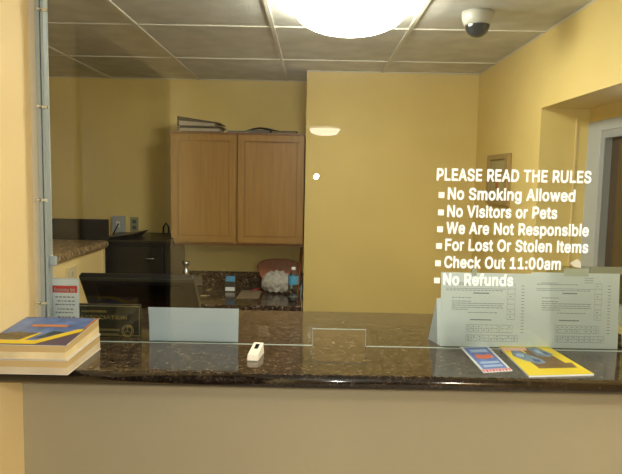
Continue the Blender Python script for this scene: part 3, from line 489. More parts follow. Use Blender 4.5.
MB().box(bxa - .003, bxa + .002, KY + .004, KY + .2, z_ + .006, z_ + .052).build('spine', DKB, wb_)
pc = P(225, 130, Y=KY).x
cols = [((190, 190, 180), 'flat pale magazine lying left on the right oak cabinet'), ((80, 90, 110), 'bluish folder under the loose papers on the right oak cabinet'), ((140, 120, 90), 'tan folder lying beside corner on the right oak cabinet')]
for i, (c, lab) in enumerate(cols):
    xx = pc + .005 + i * .14
    flat('paper_folder', lab, 'folder', xx, xx + (.15, .13, .15)[i], KY + .0, KY + .17, zt, (.012, .018, .014)[i], mat('folder_%d' % i, c, .6), rz=(.02, 0, 0)[i], edge=GRP)
lp = MB()
M = Matrix.Translation((pc + .2, KY + .1, zt + .026)) @ Matrix.Rotation(.12, 4, 'Z') @ Matrix.Rotation(-.05, 4, 'Y')
N = 12
for i in range(N):
    a0, a1 = -.11 + .22 * i / N, -.11 + .22 * (i + 1) / N
    h = lambda u: .012 * math.cos(u * 22) - .004
    lp.quad([M @ Vector((a0, -.09, h(a0))), M @ Vector((a1, -.09, h(a1))), M @ Vector((a1, .05, h(a1))), M @ Vector((a0, .05, h(a0)))])
tag(lp.build('loose_paper', mat('grey_paper', (168, 168, 160), .7)), 'curled grey loose paper atop the folders on right oak cabinet', 'paper')
# ------------------------------------------------------------------ back counter with splash
BZ = .83; BF = 3.43
bl = cab_r + .012
tag(MB().box(bl, BXX - .004, BF, BKY - .001, BZ - .035, BZ).build('worktop', GRANB, None, bevel=.006), 'dark speckled granite back worktop under the oak wall cabinets', 'worktop')
tag(MB().box(bl, BXX - .004, BKY - .022, BKY - .001, BZ + .0005, P(230, 271.5, Y=BKY - .02).z).build('backsplash', GRANB, None), 'low speckled granite backsplash along wall behind bottle and bag', 'backsplash')
bu = thing('base_cabinet', (-.5, 3.7, 0), 'brown base cabinet carrying the back granite worktop', 'cabinet')
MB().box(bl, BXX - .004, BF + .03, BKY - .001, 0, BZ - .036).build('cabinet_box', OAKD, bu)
for k in range(2):
    wd_ = (BXX - .01 - bl) / 2
    dd_ = MB().box(bl + wd_ * k + .005, bl + wd_ * (k + 1) - .005, BF + .012, BF + .03, .1, BZ - .06).build('cabinet_door', OAK, bu)
    MB().tube([(bl + wd_ - .03 + .06 * k, BF - .004, .62), (bl + wd_ - .03 + .06 * k, BF + .012, .62)], .008, 10).build('knob', CHROME, dd_)
# gray outlet strip on the splash
# soap bottle
q = P(186, 289, Z=BZ); q.y = 3.72; q.x = P(186, 285, Y=3.72).x
so = thing('soap_dispenser', (q.x, q.y, BZ), 'silver pump soap dispenser behind the right edge of the monitor', 'dispenser')
MB().lathe([(0, 0), (.04, 0), (.042, .03), (.038, .08), (.026, .115), (.018, .13), (0, .131)], so.location, 24).build('bottle_body', mat('brushed_silver', (150, 154, 150), .3, metal=.7), so)
zt_ = P(186, 261, Y=3.72).z - BZ
MB().lathe([(.018, .125), (.02, .15), (.014, .155), (.014, zt_ - .025), (.024, zt_ - .02), (.024, zt_), (0, zt_)], so.location, 16).tube([(q.x, q.y, BZ + zt_ - .008), (q.x + .03, q.y - .02, BZ + zt_ - .012)], .005, 8).build('pump_head', CHROME, so)
# alarm clock / card reader with blue top
q = P(230.5, 291, Z=BZ); zb = q.copy()
ck = thing('desk_clock', q, 'small blue and white desk clock on the back counter', 'clock')
w_ = .03
top = P(231, 275, Y=q.y).z
MB().hexa([(q.x - .034, q.y - .03, BZ), (q.x + .034, q.y - .03, BZ), (q.x + .03, q.y + .03, BZ), (q.x - .03, q.y + .03, BZ), (q.x - .03, q.y, top), (q.x + .033, q.y, top), (q.x + .033, q.y + .025, top), (q.x - .03, q.y + .025, top)]).build('clock_body', BLACK, ck, bevel=.003)
sl = lambda z: q.y - .03 + .03 * (z - BZ) / (top - BZ) - .002
for nm, f0_, f1_, mm in (('blue_display', .62, .94, mat('sky_blue', (70, 150, 200), .3)), ('white_base', .06, .28, PAPER)):
    z0, z1 = BZ + (top - BZ) * f0_, BZ + (top - BZ) * f1_
    MB().hexa([(q.x - .029, sl(z0) - .002, z0), (q.x + .03, sl(z0) - .002, z0), (q.x + .03, sl(z0) + .006, z0), (q.x - .029, sl(z0) + .006, z0), (q.x - .029, sl(z1) - .002, z1), (q.x + .03, sl(z1) - .002, z1), (q.x + .03, sl(z1) + .006, z1), (q.x - .029, sl(z1) + .006, z1)]).build(nm, mm, ck)
# note sheet + red pen
def slab(name, pts, th, m, lab=None, cat=None, parent=None, group=None):
    pts = [Vector(p) for p in pts]
    o = MB().hexa([p for p in pts] + [p + Vector((0, 0, th)) for p in pts]).build(name, m, parent)
    if lab: tag(o, lab, cat, group)
    return o
slab('note_sheet', [P(236, 298.5, Z=BZ + .001), P(259, 298.5, Z=BZ + .001), P(262, 290.5, Z=BZ + .001), P(242, 290.5, Z=BZ + .001)], .002, mat('tan_note', (150, 134, 110), .7), 'pale note sheet lying flat on the back counter', 'paper')
pa, pb = P(253, 290, Z=BZ + .008), P(261, 288.5, Z=BZ + .008)
pen = MB().tube([pa, pb], .0045, 8).build('pen', RED); tag(pen, 'red pen lying at the far edge of the note sheet', 'pen')
# scattered yellow tags
def key_tag(px, py, rz, lab):
    q = P(px, py, Z=BZ + .001); o = thing('key_tag', q, lab, 'key tag', 'key tags beside the monitor')
    M = Matrix.Translation(q) @ Matrix.Rotation(rz, 4, 'Z')
    MB().box(-.022, .018, -.012, .012, 0, .005, 0, M).build('tag_body', mat('tan_brass', (170, 148, 90), .4, metal=.3), o, bevel=.002)
    ring = [M @ Vector((.028 + .012 * math.cos(t * math.pi / 6), .012 * math.sin(t * math.pi / 6), .003)) for t in range(13)]
    MB().tube(ring, .0015, 6, cap=False).build('ring', CHROME, o)
key_tag(204, 296, .3, 'brass key tag nearest the monitor on the back counter')
key_tag(209, 290, 1.2, 'brass key tag at the rear of the pair beside the monitor')
# white box frame left of the key tags
q = P(198, 281, Y=BKY - .024)
tag(MB().box(q.x - .03, q.x + .03, BKY - .028, BKY - .0225, q.z - .03, q.z + .03).build('socket_plate', mat('dull_plate', (110, 100, 84), .5), None, bevel=.003), 'dull brown socket plate on the splash right of the soap dispenser', 'outlet')
# crumpled white bag
bq = P(277, 288, Y=3.84); bq.z = BZ
bg = bpy.data.meshes.new('plastic_bag'); bm = bmesh.new(); bmesh.ops.create_icosphere(bm, subdivisions=4, radius=1)
rnd = random.Random(3)
dirs = [(Vector((rnd.uniform(-1, 1), rnd.uniform(-1, 1), rnd.uniform(-1, 1))).normalized(), rnd.uniform(3, 9), rnd.uniform(0, 6)) for _ in range(12)]
bhh = (P(278, 274, Y=bq.y).z - BZ)
for v in bm.verts:
    c = v.co.copy(); d = 1 + sum(.045 * abs(math.sin(c.dot(a) * f + ph)) for a, f, ph in dirs) - .26
    z = c.z * d
    v.co = Vector((c.x * d * .09, c.y * d * .055, 0)) + Vector((0, 0, max(-.75, z) * bhh * .56 + bhh * .42))
    if c.z < -.2: v.co.x *= 1.05
    v.co += bq
for v in bm.verts: v.co.z += .012 * math.sin(v.co.x * 90) * math.sin(v.co.y * 70 + 1)
for f in bm.faces: f.smooth = False
bm.to_mesh(bg); bm.free(); bg.materials.append(mat('bag_white', (196, 192, 182), .45, noise=.15, nscale=40))
bag = bpy.data.objects.new('plastic_bag', bg); C.objects.link(bag); tag(bag, 'crumpled white plastic bag beside the water bottle', 'bag')
zmin = min(v.co.z for v in bg.vertices)
for v in bg.vertices: v.co.z += BZ - zmin + .0005
# water bottle
wq = P(293, 301, Z=BZ); wb = thing('water_bottle', wq, 'clear water bottle with blue label beside the white bag', 'bottle')
wt = P(293, 267, Y=wq.y).z - BZ
clear = glass_mat('bottle_plastic', (.88, .92, .94), 1)
MB().lathe([(0, .002), (.026, .002), (.03, .012), (.028, .03), (.03, .045), (.028, .06), (.03, .075), (.03, wt * .62), (.026, wt * .75), (.012, wt * .9), (.012, wt * .93)], wq, 24).build('bottle_body', clear, wb)
MB().lathe([(.0305, wt * .5), (.0309, wt * .52), (.0309, wt * .74), (.0302, wt * .76)], wq, 24).build('bottle_label', mat('label_blue', (80, 160, 205), .4), wb)
MB().lathe([(.0135, wt * .92), (.0138, wt), (0, wt)], wq, 16).build('bottle_cap', WHITE, wb)
MB().lathe([(0, .004), (.0255, .004), (.0285, .03), (.0285, wt * .2), (0, wt * .2)], wq, 20).build('bottle_base', mat('bottle_pale_grey', (150, 158, 160), .2), wb)  # opaque pale grey filling at the foot of the bottle
# oval wooden tray leaning on the wall behind the bag
y_ = BKY - .024; ov = MB(); N = 24
ca = P(258, 272, Y=y_ - .03); cb = P(300, 270, Y=y_ - .03); ctz = P(280, 259, Y=y_ - .03).z
cx = (ca.x + cb.x) / 2 ; rx = (cb.x - ca.x) / 2 + .008; zb_ = BZ + .002; zc = ctz - .055
outl = [(cx + rx * math.copysign(abs(math.cos(t)) ** .8, math.cos(t)), zc + .055 * math.sin(t)) for t in [math.pi * k / 16 for k in range(17)]]
outl += [(cx - rx * .9, zc - .035), (cx - rx * .6, zb_), (cx + rx * .6, zb_), (cx + rx * .9, zc - .035)]
def lean(z): return (z - zb_) / (ctz - zb_) * .04
fr_ = [(x, y_ - .058 + lean(z), z) for x, z in outl]; bk_ = [(x, y_ - .044 + lean(z), z) for x, z in outl]
ov.v = fr_ + bk_; n = len(outl); ov.f = [tuple(range(n)), tuple(range(2 * n - 1, n - 1, -1))] + [(k, (k + 1) % n, n + (k + 1) % n, n + k) for k in range(n)]
ov.m = [0] * len(ov.f); ov.sm = [False] * len(ov.f)
tag(ov.build('wooden_tray', MAHOG, None, bevel=.004), 'reddish brown wooden tray with curved top leaning behind the white bag', 'tray')
s0, s1 = P(303, 243, Y=3.98), P(298.5, 272, Y=3.9)
s0 = P(302, 243, Y=3.98)
tag(MB().tube([Vector((s1.x, 3.80, BZ + .003)), s0], .009, 8).build('wooden_stick', MAHOG), 'dark wooden stick leaning up into the corner by the bottle', 'stick')
# ------------------------------------------------------------------ monitor behind the counter (seen from behind)
mt = thing('computer_monitor', (-.62, 2.45, .75), 'black flat computer monitor seen from behind, tipped toward the glass', 'monitor')
A = P(78, 276.5, Y=2.24); B = P(193, 279.5, Y=2.24); B.z = A.z
ax_ = (B - A).normalized(); hgt = .27; dn = Vector((.03, .13, -hgt)).normalized() * .29
nr = ax_.cross(dn).normalized()
if nr.y < 0: nr = -nr
D_ = .03
A2, B2 = A + dn, B + dn
MB().hexa([A2, B2, B2 + nr * D_, A2 + nr * D_, A, B, B + nr * D_, A + nr * D_]).build('display_housing', BLACK, mt, bevel=.006)
cN = -nr
bz = .012
rim = MB(); w_ = .008
def lp_(u, v, o): return A + (B - A) * u + dn * v + cN * o
def pl(mb, u0, u1, v0, v1, o0, o1): mb.hexa([lp_(u0, v1, o0), lp_(u1, v1, o0), lp_(u1, v1, o1), lp_(u0, v1, o1), lp_(u0, v0, o0), lp_(u1, v0, o0), lp_(u1, v0, o1), lp_(u0, v0, o1)])
pl(rim, 0.01, .99, .01, .06, 0, .002)
rim.build('rear_rim', mat('rim_grey', (62, 64, 56), .35), mt)
bk = MB(); pl(bk, .12, .9, .12, .8, 0, .004); bk.build('rear_panel', BLACKG, mt, bevel=.004)
bdg = MB(); pl(bdg, .42, .445, .018, .045, .002, .004); bdg.build('badge', CHROME, mt)
mid = (A2 + B2) / 2
MB().hexa([(mid.x - .03, 2.36, .765), (mid.x + .03, 2.36, .765), (mid.x + .03, 2.42, .765), (mid.x - .03, 2.42, .765), mid + Vector((-.03, .0, .08)), mid + Vector((.03, .0, .08)), mid + Vector((.03, .04, .08)), mid + Vector((-.03, .04, .08))]).build('stand_neck', BLACK, mt)
MB().box(mid.x - .12, mid.x + .12, 2.28, 2.48, .75, .768).build('stand_base', BLACK, mt, bevel=.006)
# ------------------------------------------------------------------ front counter objects
# phone books
bx1 = P(67, 376, Z=TOP).x; by0 = P(67, 376, Z=TOP).y + .004; by1 = P(100, 349, Z=TOP).y
bx0 = XL + .004
print('book', bx0, bx1, by0, by1)
PAGE = mat('book_pages', (224, 206, 158), .7, noise=.12, nscale=14); COV = mat('book_cover_white', (214, 206, 190), .5)
bt = .0345
for i in range(2):
    z0 = TOP + .0005 + i * (bt + .0008); dx = -.004 if i else 0
    o = thing('phone_book', (bx1 - .1, by0, z0), ('lower thick phone book of the pair on the counter at left', 'upper thick phone book with yellow bordered blue picture cover')[i], 'book')
    yy0, yy1, xx1 = by0 + (.003 if i else 0), by1 + (.004 if i else 0), bx1 + dx
    pg = MB()
    pg.box(bx0 + .002, xx1 - .002, yy0 + .0015, yy1 - .001, z0 + .0012, z0 + bt * .5)
    pg.box(bx0 + .002, xx1 - .0025, yy0 + .002, yy1 - .001, z0 + bt * .5, z0 + bt - .0012, 1)
    pg.build('page_block', [PAGE, mat('book_pages_tan', (196, 168, 112), .7, noise=.1, nscale=14)] if i else [mat('book_pages_grey', (208, 192, 160), .7, noise=.1, nscale=14), mat('book_pages_tan', (196, 168, 112), .7)], o)
    MB().box(bx0, xx1, yy0, yy1, z0, z0 + .0012).box(bx0, xx1, yy0, yy1, z0 + bt - .0012, z0 + bt).build('cover', COV, o)
    if i:
        zt = z0 + bt; W = xx1 - bx0; Dp = yy1 - yy0
        pm = [mat('cover_purple', (96, 78, 92), .35), mat('cover_yellow', (238, 206, 30), .4), mat('cover_sky', (92, 118, 172), .35, noise=.35, nscale=25), mat('cover_brown', (100, 84, 50), .4, noise=.4, nscale=50), mat('cover_teal', (54, 68, 66), .4), mat('cover_orange', (206, 130, 60), .4)]
        pc_ = MB()
        def r_(u0, u1, v0, v1, lv, mi):
            z = zt + .0002 + lv * .0002
            pc_.quad([(bx0 + W * u0, yy0 + Dp * v0, z), (bx0 + W * u1, yy0 + Dp * v0, z), (bx0 + W * u1, yy0 + Dp * v1, z), (bx0 + W * u0, yy0 + Dp * v1, z)], mi)
        def pg_(pts, lv, mi):
            z = zt + .0002 + lv * .0002; pc_.quad([(bx0 + W * u, yy0 + Dp * v, z) for u, v in pts], mi)
        r_(0, .995, .005, .995, 0, 0)
        pg_([(0, .03), (.6, .04), (.95, .45), (.95, .97), (0, .97)], 1, 2)
        pg_([(0, .03), (.60, .03), (.98, .46), (.98, .56), (.9, .54), (.56, .15), (0, .15)], 3, 1)
        pg_([(0, .16), (.36, .17), (.48, .38), (.2, .42), (0, .36)], 2, 3)
        pg_([(.5, .2), (.6, .24), (.8, .44), (.62, .48)], 2, 4)
        pg_([(.35, .15), (.42, .15), (.52, .4), (.47, .4)], 3, 1)
        pg_([(.25, .62), (.72, .62), (.72, .70), (.25, .70)], 3, 5)
        pg_([(.96, .56), (.99, .58), (.99, .97), (.955, .97)], 3, 5)
        pc_.build('cover_print', pm, o)
    for ch_ in o.children:
        for v in ch_.data.vertices:
            v.co.z = TOP + .0005 + (v.co.z - TOP - .0005) * (1 + .2 * max(0, (v.co.y - by0) / (by1 - by0)))
# card behind the glass with red band
cy = 1.695 - .035
cy = GY + .03
c = [P(52.5, 320, Y=cy), P(79, 320, Y=cy), P(77.5, 284, Y=cy), P(51.5, 280, Y=cy)]
zx = TOP
cx0, cx1 = c[3].x, c[1].x - .002; ct = P(65, 279.5, Y=cy).z
cd = thing('card_stand', ((cx0 + cx1) / 2, cy, TOP), 'small white card with red heading band standing behind the phone books', 'card')
MB().box(cx0, cx1, cy, cy + .002, TOP, ct).build('card_sheet', PAPER, cd)
MB().box(cx0 - .002, cx1 + .002, cy + .002, cy + .004, TOP, ct + .003).hexa([(cx0, cy + .004, TOP), (cx1, cy + .004, TOP), (cx1, cy + .04, TOP), (cx0, cy + .04, TOP), (cx0, cy + .004, TOP + .003), (cx1, cy + .004, TOP + .003), (cx1, cy + .04, TOP + .003), (cx0, cy + .04, TOP + .003)]).build('clear_backing', mat('backing', (200, 210, 210), .2), cd)
rb = P(65, 292, Y=cy).z; rt = P(65, 286, Y=cy).z
MB().box(cx0 + .001, cx1 - .001, cy - .0006, cy, rb - .002, rt + .001).build('red_band', RED, cd)
text('band_lettering', 'Economy Inn', WHITE, cd, (cx0 + .008, cy - .0008, rb + .002), (cx1 - .008, cy - .0008, rb + .002), .010, up=(0, 0, 1), bold=.012)
ik = MB(); rnd = random.Random(5)
for j, py in enumerate((297, 301, 304.5, 309, 312.5, 317)):
    z = P(65, py, Y=cy).z; x = cx0 + .01 + (.006 if j % 2 else 0)
    while x < cx1 - .014:
        w_ = rnd.uniform(.004, .010); ik.box(x, x + w_, cy - .0006, cy, z - .0016, z + .0016); x += w_ + .003
ik.build('small_print', mat('dark_ink', (110, 112, 122), .7), cd)
# plaque
py_ = GY + .06
pa = P(79, 306, Y=py_); pb = P(140.5, 305, Y=py_); pz = P(110, 304.5, Y=py_).z
pq = thing('desk_plaque', ((pa.x + pb.x) / 2, py_, TOP), 'dark plaque with thin gold border and gold lettering standing behind the glass', 'plaque')
x0 = pa.x - .06; x1 = pb.x
MB().box(x0, x1, py_, py_ + .012, TOP, pz).build('plaque_board', mat('plaque_dark', (26, 30, 24), .2), pq, bevel=.002)
w_ = .003; bd = MB()
for a0, a1, z0, z1 in ((x0, x1, pz - .003 - w_, pz - .003), (x0, x1, TOP + .002, TOP + .002 + w_), (x0 + .001, x0 + .001 + w_, TOP, pz - .003), (x1 - .002 - w_, x1 - .002, TOP, pz - .003)):
    bd.box(a0, a1, py_ - .001, py_, z0, z1)
bd.build('gold_border', mat('gold_dull', (128, 116, 66), .4, metal=.3), pq)
def plq(s, xa, ya, xb, cap, bold=.006):
    a = P(xa, ya, Y=py_ - .0015); b = P(xb, ya, Y=py_ - .0015); b.z = a.z
    text('gold_lettering', s, GOLD, pq, a, b, cap, up=(0, 0, 1), bold=bold)
plq('ASSOCIATION', 80, 318.5, 127, .0105)
ik = MB(); rnd = random.Random(9)
for py2, xa2, xb2 in ((311, 82, 106), (324.5, 80, 90), (329.5, 98, 118), (334, 96, 118)):
    x = P(xa2, py2, Y=py_).x; xe = P(xb2, py2, Y=py_).x; z = P(xa2, py2, Y=py_).z
    ik = MB()
    while x < xe:
        w_ = rnd.uniform(.004, .009); ik.box(x, x + w_, py_ - .001, py_, z - .003, z + .003); x += w_ + .002
    ik.build('gold_small_print', mat('gold_dim', (120, 102, 52), .4), pq)
q = P(127.5, 331, Y=py_ - .002)
rg = MB()
for R_ in (.0175, .013):
    rg.tube([(q.x + R_ * math.cos(t * math.pi / 12), py_ - .0015, q.z + R_ * math.sin(t * math.pi / 12)) for t in range(25)], .0009, 6, cap=False)
for t in range(3):
    a = math.pi / 2 + t * 2.094
    rg.tube([(q.x, py_ - .0015, q.z), (q.x + .013 * math.cos(a), py_ - .0015, q.z + .013 * math.sin(a))], .001, 6)
rg.build('round_emblem', GOLD, pq)
# folded white tent paper
ty = GY + .022
a = P(152, 343, Z=TOP); ty = GY + .025
a, b = P(150.5, 343, Y=ty), P(238.5, 343, Y=ty); z1 = P(190, 309.5, Y=ty).z
a2 = P(147.5, 308.5, Y=ty)
tp = MB(); 
M4 = lambda x, y, z: (x, y, z)
tp.hexa([(a.x, ty - .012, TOP), (b.x, ty - .012, TOP), (b.x, ty - .011, TOP), (a.x, ty - .011, TOP), (a.x - .008, ty + .02, z1), (b.x - .002, ty + .02, z1), (b.x - .002, ty + .021, z1), (a.x - .008, ty + .021, z1)])
tpo = thing('folded_paper', ((a.x + b.x) / 2, ty, TOP), 'blank folded white paper tent standing behind glass beside the plaque', 'paper')
tp.build('front_leaf', PAPERB, tpo)
MB().hexa([(a.x - .014, ty + .05, TOP), (b.x - .012, ty + .05, TOP), (b.x - .012, ty + .051, TOP), (a.x - .014, ty + .051, TOP), (a.x - .012, ty + .021, z1), (b.x - .004, ty + .021, z1), (b.x - .004, ty + .022, z1), (a.x - .012, ty + .022, z1)]).build('rear_leaf', PAPERB, tpo)
MB().box(a.x - .005, b.x, ty - .016, ty - .010, TOP, TOP + .003).build('bottom_edge', GREYP, tpo)
# small white gadget
gq = P(252.5, 361, Z=TOP); gx = gq.x; gy_ = gq.y
gd = thing('card_reader', (gx, gy_, TOP), 'small white gadget with a tiny black window on the counter', 'gadget')
M = Matrix.Translation((gx, gy_, TOP)) @ Matrix.Rotation(-.12, 4, 'Z')
def mm_(p): return M @ Vector(p)
MB().hexa([mm_(p) for p in ((-.0155, 0, 0), (.0155, 0, 0), (.0155, .075, 0), (-.0155, .075, 0), (-.0135, .001, .017), (.0135, .001, .017), (.0135, .075, .03), (-.0135, .075, .03))]).build('gadget_body', mat('gadget_white', (246, 240, 220), .4, emit=.04), gd, bevel=.002)
def tz(y): return .0172 + .013 * y / .075
MB().hexa([mm_(p) for p in ((-.004, .035, tz(.035) - .001), (.006, .035, tz(.035) - .001), (.006, .062, tz(.062) - .001), (-.004, .062, tz(.062) - .001), (-.004, .035, tz(.035) + .0008), (.006, .035, tz(.035) + .0008), (.006, .062, tz(.062) + .0008), (-.004, .062, tz(.062) + .0008))]).build('black_window', BLACKG, gd)
# ------------------------------------------------------------------ flyers on the right
def printed(name, lab, cat, corners, th, base, prints, names):
    c = [P(x, y, Z=TOP) for x, y in corners]     # near-left, near-right, far-right, far-left
    o = thing(name, sum(c, Vector()) / 4, lab, cat)
    MB().hexa(c + [p + Vector((0, 0, th)) for p in c]).build('sheet', base, o)
    pm = []; mb = MB()
    for pts, mt_, lv in prints:
        if mt_ not in pm: pm.append(mt_)
        def at(u, v): return (c[0] * (1 - u) + c[1] * u) * (1 - v) + (c[3] * (1 - u) + c[2] * u) * v
        mb.quad([at(u, v) + Vector((0, 0, th + .0002 + lv * .0002)) for u, v in pts], pm.index(mt_))
    mb.build(names, pm, o); return o
def R(u0, u1, v0, v1): return [(u0, v0), (u1, v0), (u1, v1), (u0, v1)]
BL = mat('flyer_blue', (96, 124, 196), .4, noise=.3, nscale=60); OR = mat('flyer_orange', (214, 110, 70), .4); PK = mat('flyer_pink', (228, 120, 130), .4)
LB = mat('flyer_light', (170, 196, 232), .4); YL = mat('mag_yellow', (240, 218, 24), .35, emit=.03); BR = mat('mag_brown', (120, 92, 48), .4, noise=.2, nscale=40); SB = mat('mag_steel', (120, 146, 172), .4, noise=.35, nscale=90); NV = mat('mag_navy', (50, 70, 130), .4)
prn = [(R(.08, .92, .1, .95), BL, 0), (R(.2, .8, .74, .86), LB, 1), ([(.2, .5), (.5, .46), (.84, .52), (.78, .66), (.5, .62), (.26, .68)], OR, 1), (R(.18, .84, .16, .24), LB, 1), (R(.18, .84, .29, .37), LB, 1)]
for k in range(9): prn.append((R(.02 + k * .11, .08 + k * .11, 0, .06), RED if k % 2 else PK, 1))
prn.append((R(0, 1, .06, .085), PK, 1))
printed('flyer', 'narrow white flyer with blue print and pink striped edge left of the yellow magazine', 'flyer', [(483.5, 373), (512.5, 371), (488, 346.6), (460, 347.5)], .0015, PAPER, prn, 'flyer_print')
bk = [(R(0, 1, 0, 1), YL, 0),
      ([(.28, .2), (.9, .2), (.93, .36), (.82, .36), (.8, .6), (.62, .9), (.4, .92), (.36, .5), (.26, .4)], BR, 1),
      ([(.08, .62), (.16, .85), (.3, .86), (.36, .7), (.5, .5), (.52, .38), (.36, .34), (.2, .46)], SB, 2),
      ([(.5, .62), (.52, .92), (.72, .94), (.84, .66), (.7, .56)], SB, 2),
      ([(.14, .62), (.2, .72), (.3, .66), (.24, .56)], LB, 3), ([(.34, .44), (.36, .52), (.46, .46), (.44, .4)], NV, 3), ([(.58, .7), (.6, .84), (.68, .8), (.68, .68)], LB, 3), ([(.7, .66), (.7, .76), (.77, .72), (.76, .64)], NV, 3)]
mg = printed('magazine', 'bright yellow magazine with a blue and brown picture on the counter edge', 'magazine', [(529, 377.3), (594, 375.5), (547, 347), (498, 347.5)], .004, PAPER, bk, 'cover_picture')
slab('leaflet', [P(503, 350.5, Z=TOP + .0055), P(527, 350.5, Z=TOP + .0055), P(525, 348, Z=TOP + .0055), P(500, 348, Z=TOP + .0055)], .001, mat('pink_leaflet', (232, 196, 176), .5), 'thin pale leaflet edge showing at top left of the yellow magazine', 'leaflet')
# ------------------------------------------------------------------ printed sheets (tent) behind glass
sy_ = GY + .02
LAM = mat('laminated_paper', (244, 250, 248), .3, noise=.05, nscale=6)
translucent(LAM, .5)
def sheet(px0, px1, ytop, lab, seed, dy):
    y0 = sy_ + dy; a = P(px0, 344.5, Y=y0); b = P(px1, 344.5, Y=y0); z1 = P((px0 + px1) / 2, ytop, Y=y0 + .012).z
    a.x = P(px0, 310, Y=y0).x; b.x = P(px1, 310, Y=y0).x
    o = thing('printed_sheet', ((a.x + b.x) / 2, y0, TOP), lab, 'paper')
    def at(u, v, off=0): return Vector((a.x + (b.x - a.x) * u, y0 + .014 * v - off, TOP + .001 + (z1 - TOP) * v))
    MB().hexa([at(0, 0), at(1, 0), at(1, 0, -.001), at(0, 0, -.001), at(0, 1), at(1, 1), at(1, 1, -.001), at(0, 1, -.001)]).build('sheet', LAM, o)
    mb = MB(); rnd = random.Random(seed)
    def r(u0, u1, v0, v1): mb.quad([at(u0, v0, .0006), at(u1, v0, .0006), at(u1, v1, .0006), at(u0, v1, .0006)])
    r(.05, .7, .785, .79); r(.1, .3, .86, .865); r(.35, .52, .72, .735); r(.32, .55, .36, .374)
    for k in range(5):
        v = .5 + k * .028 ; u = .12
        while u < .66:
            w_ = rnd.uniform(.02, .06); r(u, min(.68, u + w_), v, v + .008); u += w_ + .008
            if k in (0, 4) and u > .3: break
    for (u0, u1, v0, v1, nx, ny) in ((.28, .78, .20, .30, 9, 2), (.28, .84, .08, .16, 9, 2), (.72, .80, .38, .86, 1, 7)):
        for i in range(nx + 1):
            u = u0 + (u1 - u0) * i / nx; r(u - .001, u + .001, v0, v1)
        for j in range(ny + 1):
            v = v0 + (v1 - v0) * j / ny; r(u0, u1, v - .002, v + .002)
        for i in range(nx):
            for j in range(ny):
                if rnd.random() < .75:
                    u = u0 + (u1 - u0) * (i + .3) / nx; v = v0 + (v1 - v0) * (j + .4) / ny; r(u, u + .015, v, v + .012)
    for j in range(16): r(.87, .90, .2 + j * .042, .208 + j * .042)
    for (a0, a1, v) in ((.06, .5, .84), (.06, .66, .76), (.12, .3, .66), (.3, .62, .46)):
        u = a0
        while u < a1:
            w_ = rnd.uniform(.015, .04); r(u, u + w_, v, v + .009); u += w_ + .012
    for j in range(3): r(.6 , .7 , .93 - j * .03, .936 - j * .03)
    mb.build('sheet_print', INK, o)
    return o, at
s1o, at1 = sheet(441, 534, 273.5, 'left large printed form sheet standing behind glass beneath the rules', 3, 0)
s2o, at2 = sheet(532, 620, 273.5, 'right large printed form sheet standing behind glass near right edge', 4, .003)
# tape clips at the top of the sheets
TAPE = mat('tape_clear', (186, 190, 170), .3)
for (ot, att, u0, u1) in ((s1o, at1, .33, .38), (s2o, at2, .36, .64)):
    MB().hexa([att(u0, .96, .002), att(u1, .96, .002), att(u1, .96, .0012), att(u0, .96, .0012), att(u0, 1.06, .002), att(u1, 1.06, .002), att(u1, 1.06, .0012), att(u0, 1.06, .0012)]).build('tape', TAPE, ot)
# white folded card behind at left forming the tent
ya = sy_ + .03
p0, p1, p2, p3 = P(428.5, 338, Z=TOP), P(443, 345, Y=sy_ + .004), P(443, 298, Y=sy_ + .03), P(437.5, 299, Y=sy_ + .035)
tc_ = thing('tent_card', (p0.x, p0.y, TOP), 'plain white tent card whose folded side pokes out left of the form sheets', 'card')
zt = p3.z
xr = p1.x + .06
MB().hexa([(p0.x + .012, sy_ + .018, TOP), (xr, sy_ + .018, TOP), (xr, sy_ + .019, TOP), (p0.x + .012, sy_ + .019, TOP), (p3.x, sy_ + .045, zt), (xr, sy_ + .045, zt), (xr, sy_ + .046, zt), (p3.x, sy_ + .046, zt)]).build('front_leaf', PAPER, tc_)
MB().quad([(p0.x + .012, sy_ + .0185, TOP + .001), (p3.x, sy_ + .0455, zt), (p0.x - .004, sy_ + .075, TOP + .001)]).build('folded_side', PAPERB, tc_)
MB().hexa([(p0.x - .004, sy_ + .075, TOP), (xr, sy_ + .075, TOP), (xr, sy_ + .076, TOP), (p0.x - .004, sy_ + .076, TOP), (p3.x, sy_ + .046, zt), (xr, sy_ + .046, zt), (xr, sy_ + .047, zt), (p3.x, sy_ + .047, zt)]).build('rear_leaf', PAPERB, tc_)
# acrylic holder strip upper right
hy = GY + .045
h0, h1 = P(583, 274.5, Y=hy), P(621, 267, Y=hy)
hd = thing('acrylic_holder', (h0.x, hy, TOP), 'clear acrylic sign holder rising behind the right form sheet', 'holder')
MB().box(P(545, 300, Y=hy).x, h1.x + .03, hy, hy + .003, TOP, h1.z).build('acrylic_panel', ACRYL, hd)
MB().box(P(545, 300, Y=hy).x, h1.x + .03, hy, hy + .05, TOP + .0, TOP + .003).build('acrylic_foot', ACRYL, hd)
MB().box(P(590, 300, Y=hy).x, h1.x + .03, hy - .001, hy, h0.z + .002, h1.z).build('top_strip', mat('strip_grey', (150, 150, 128), .3), hd)
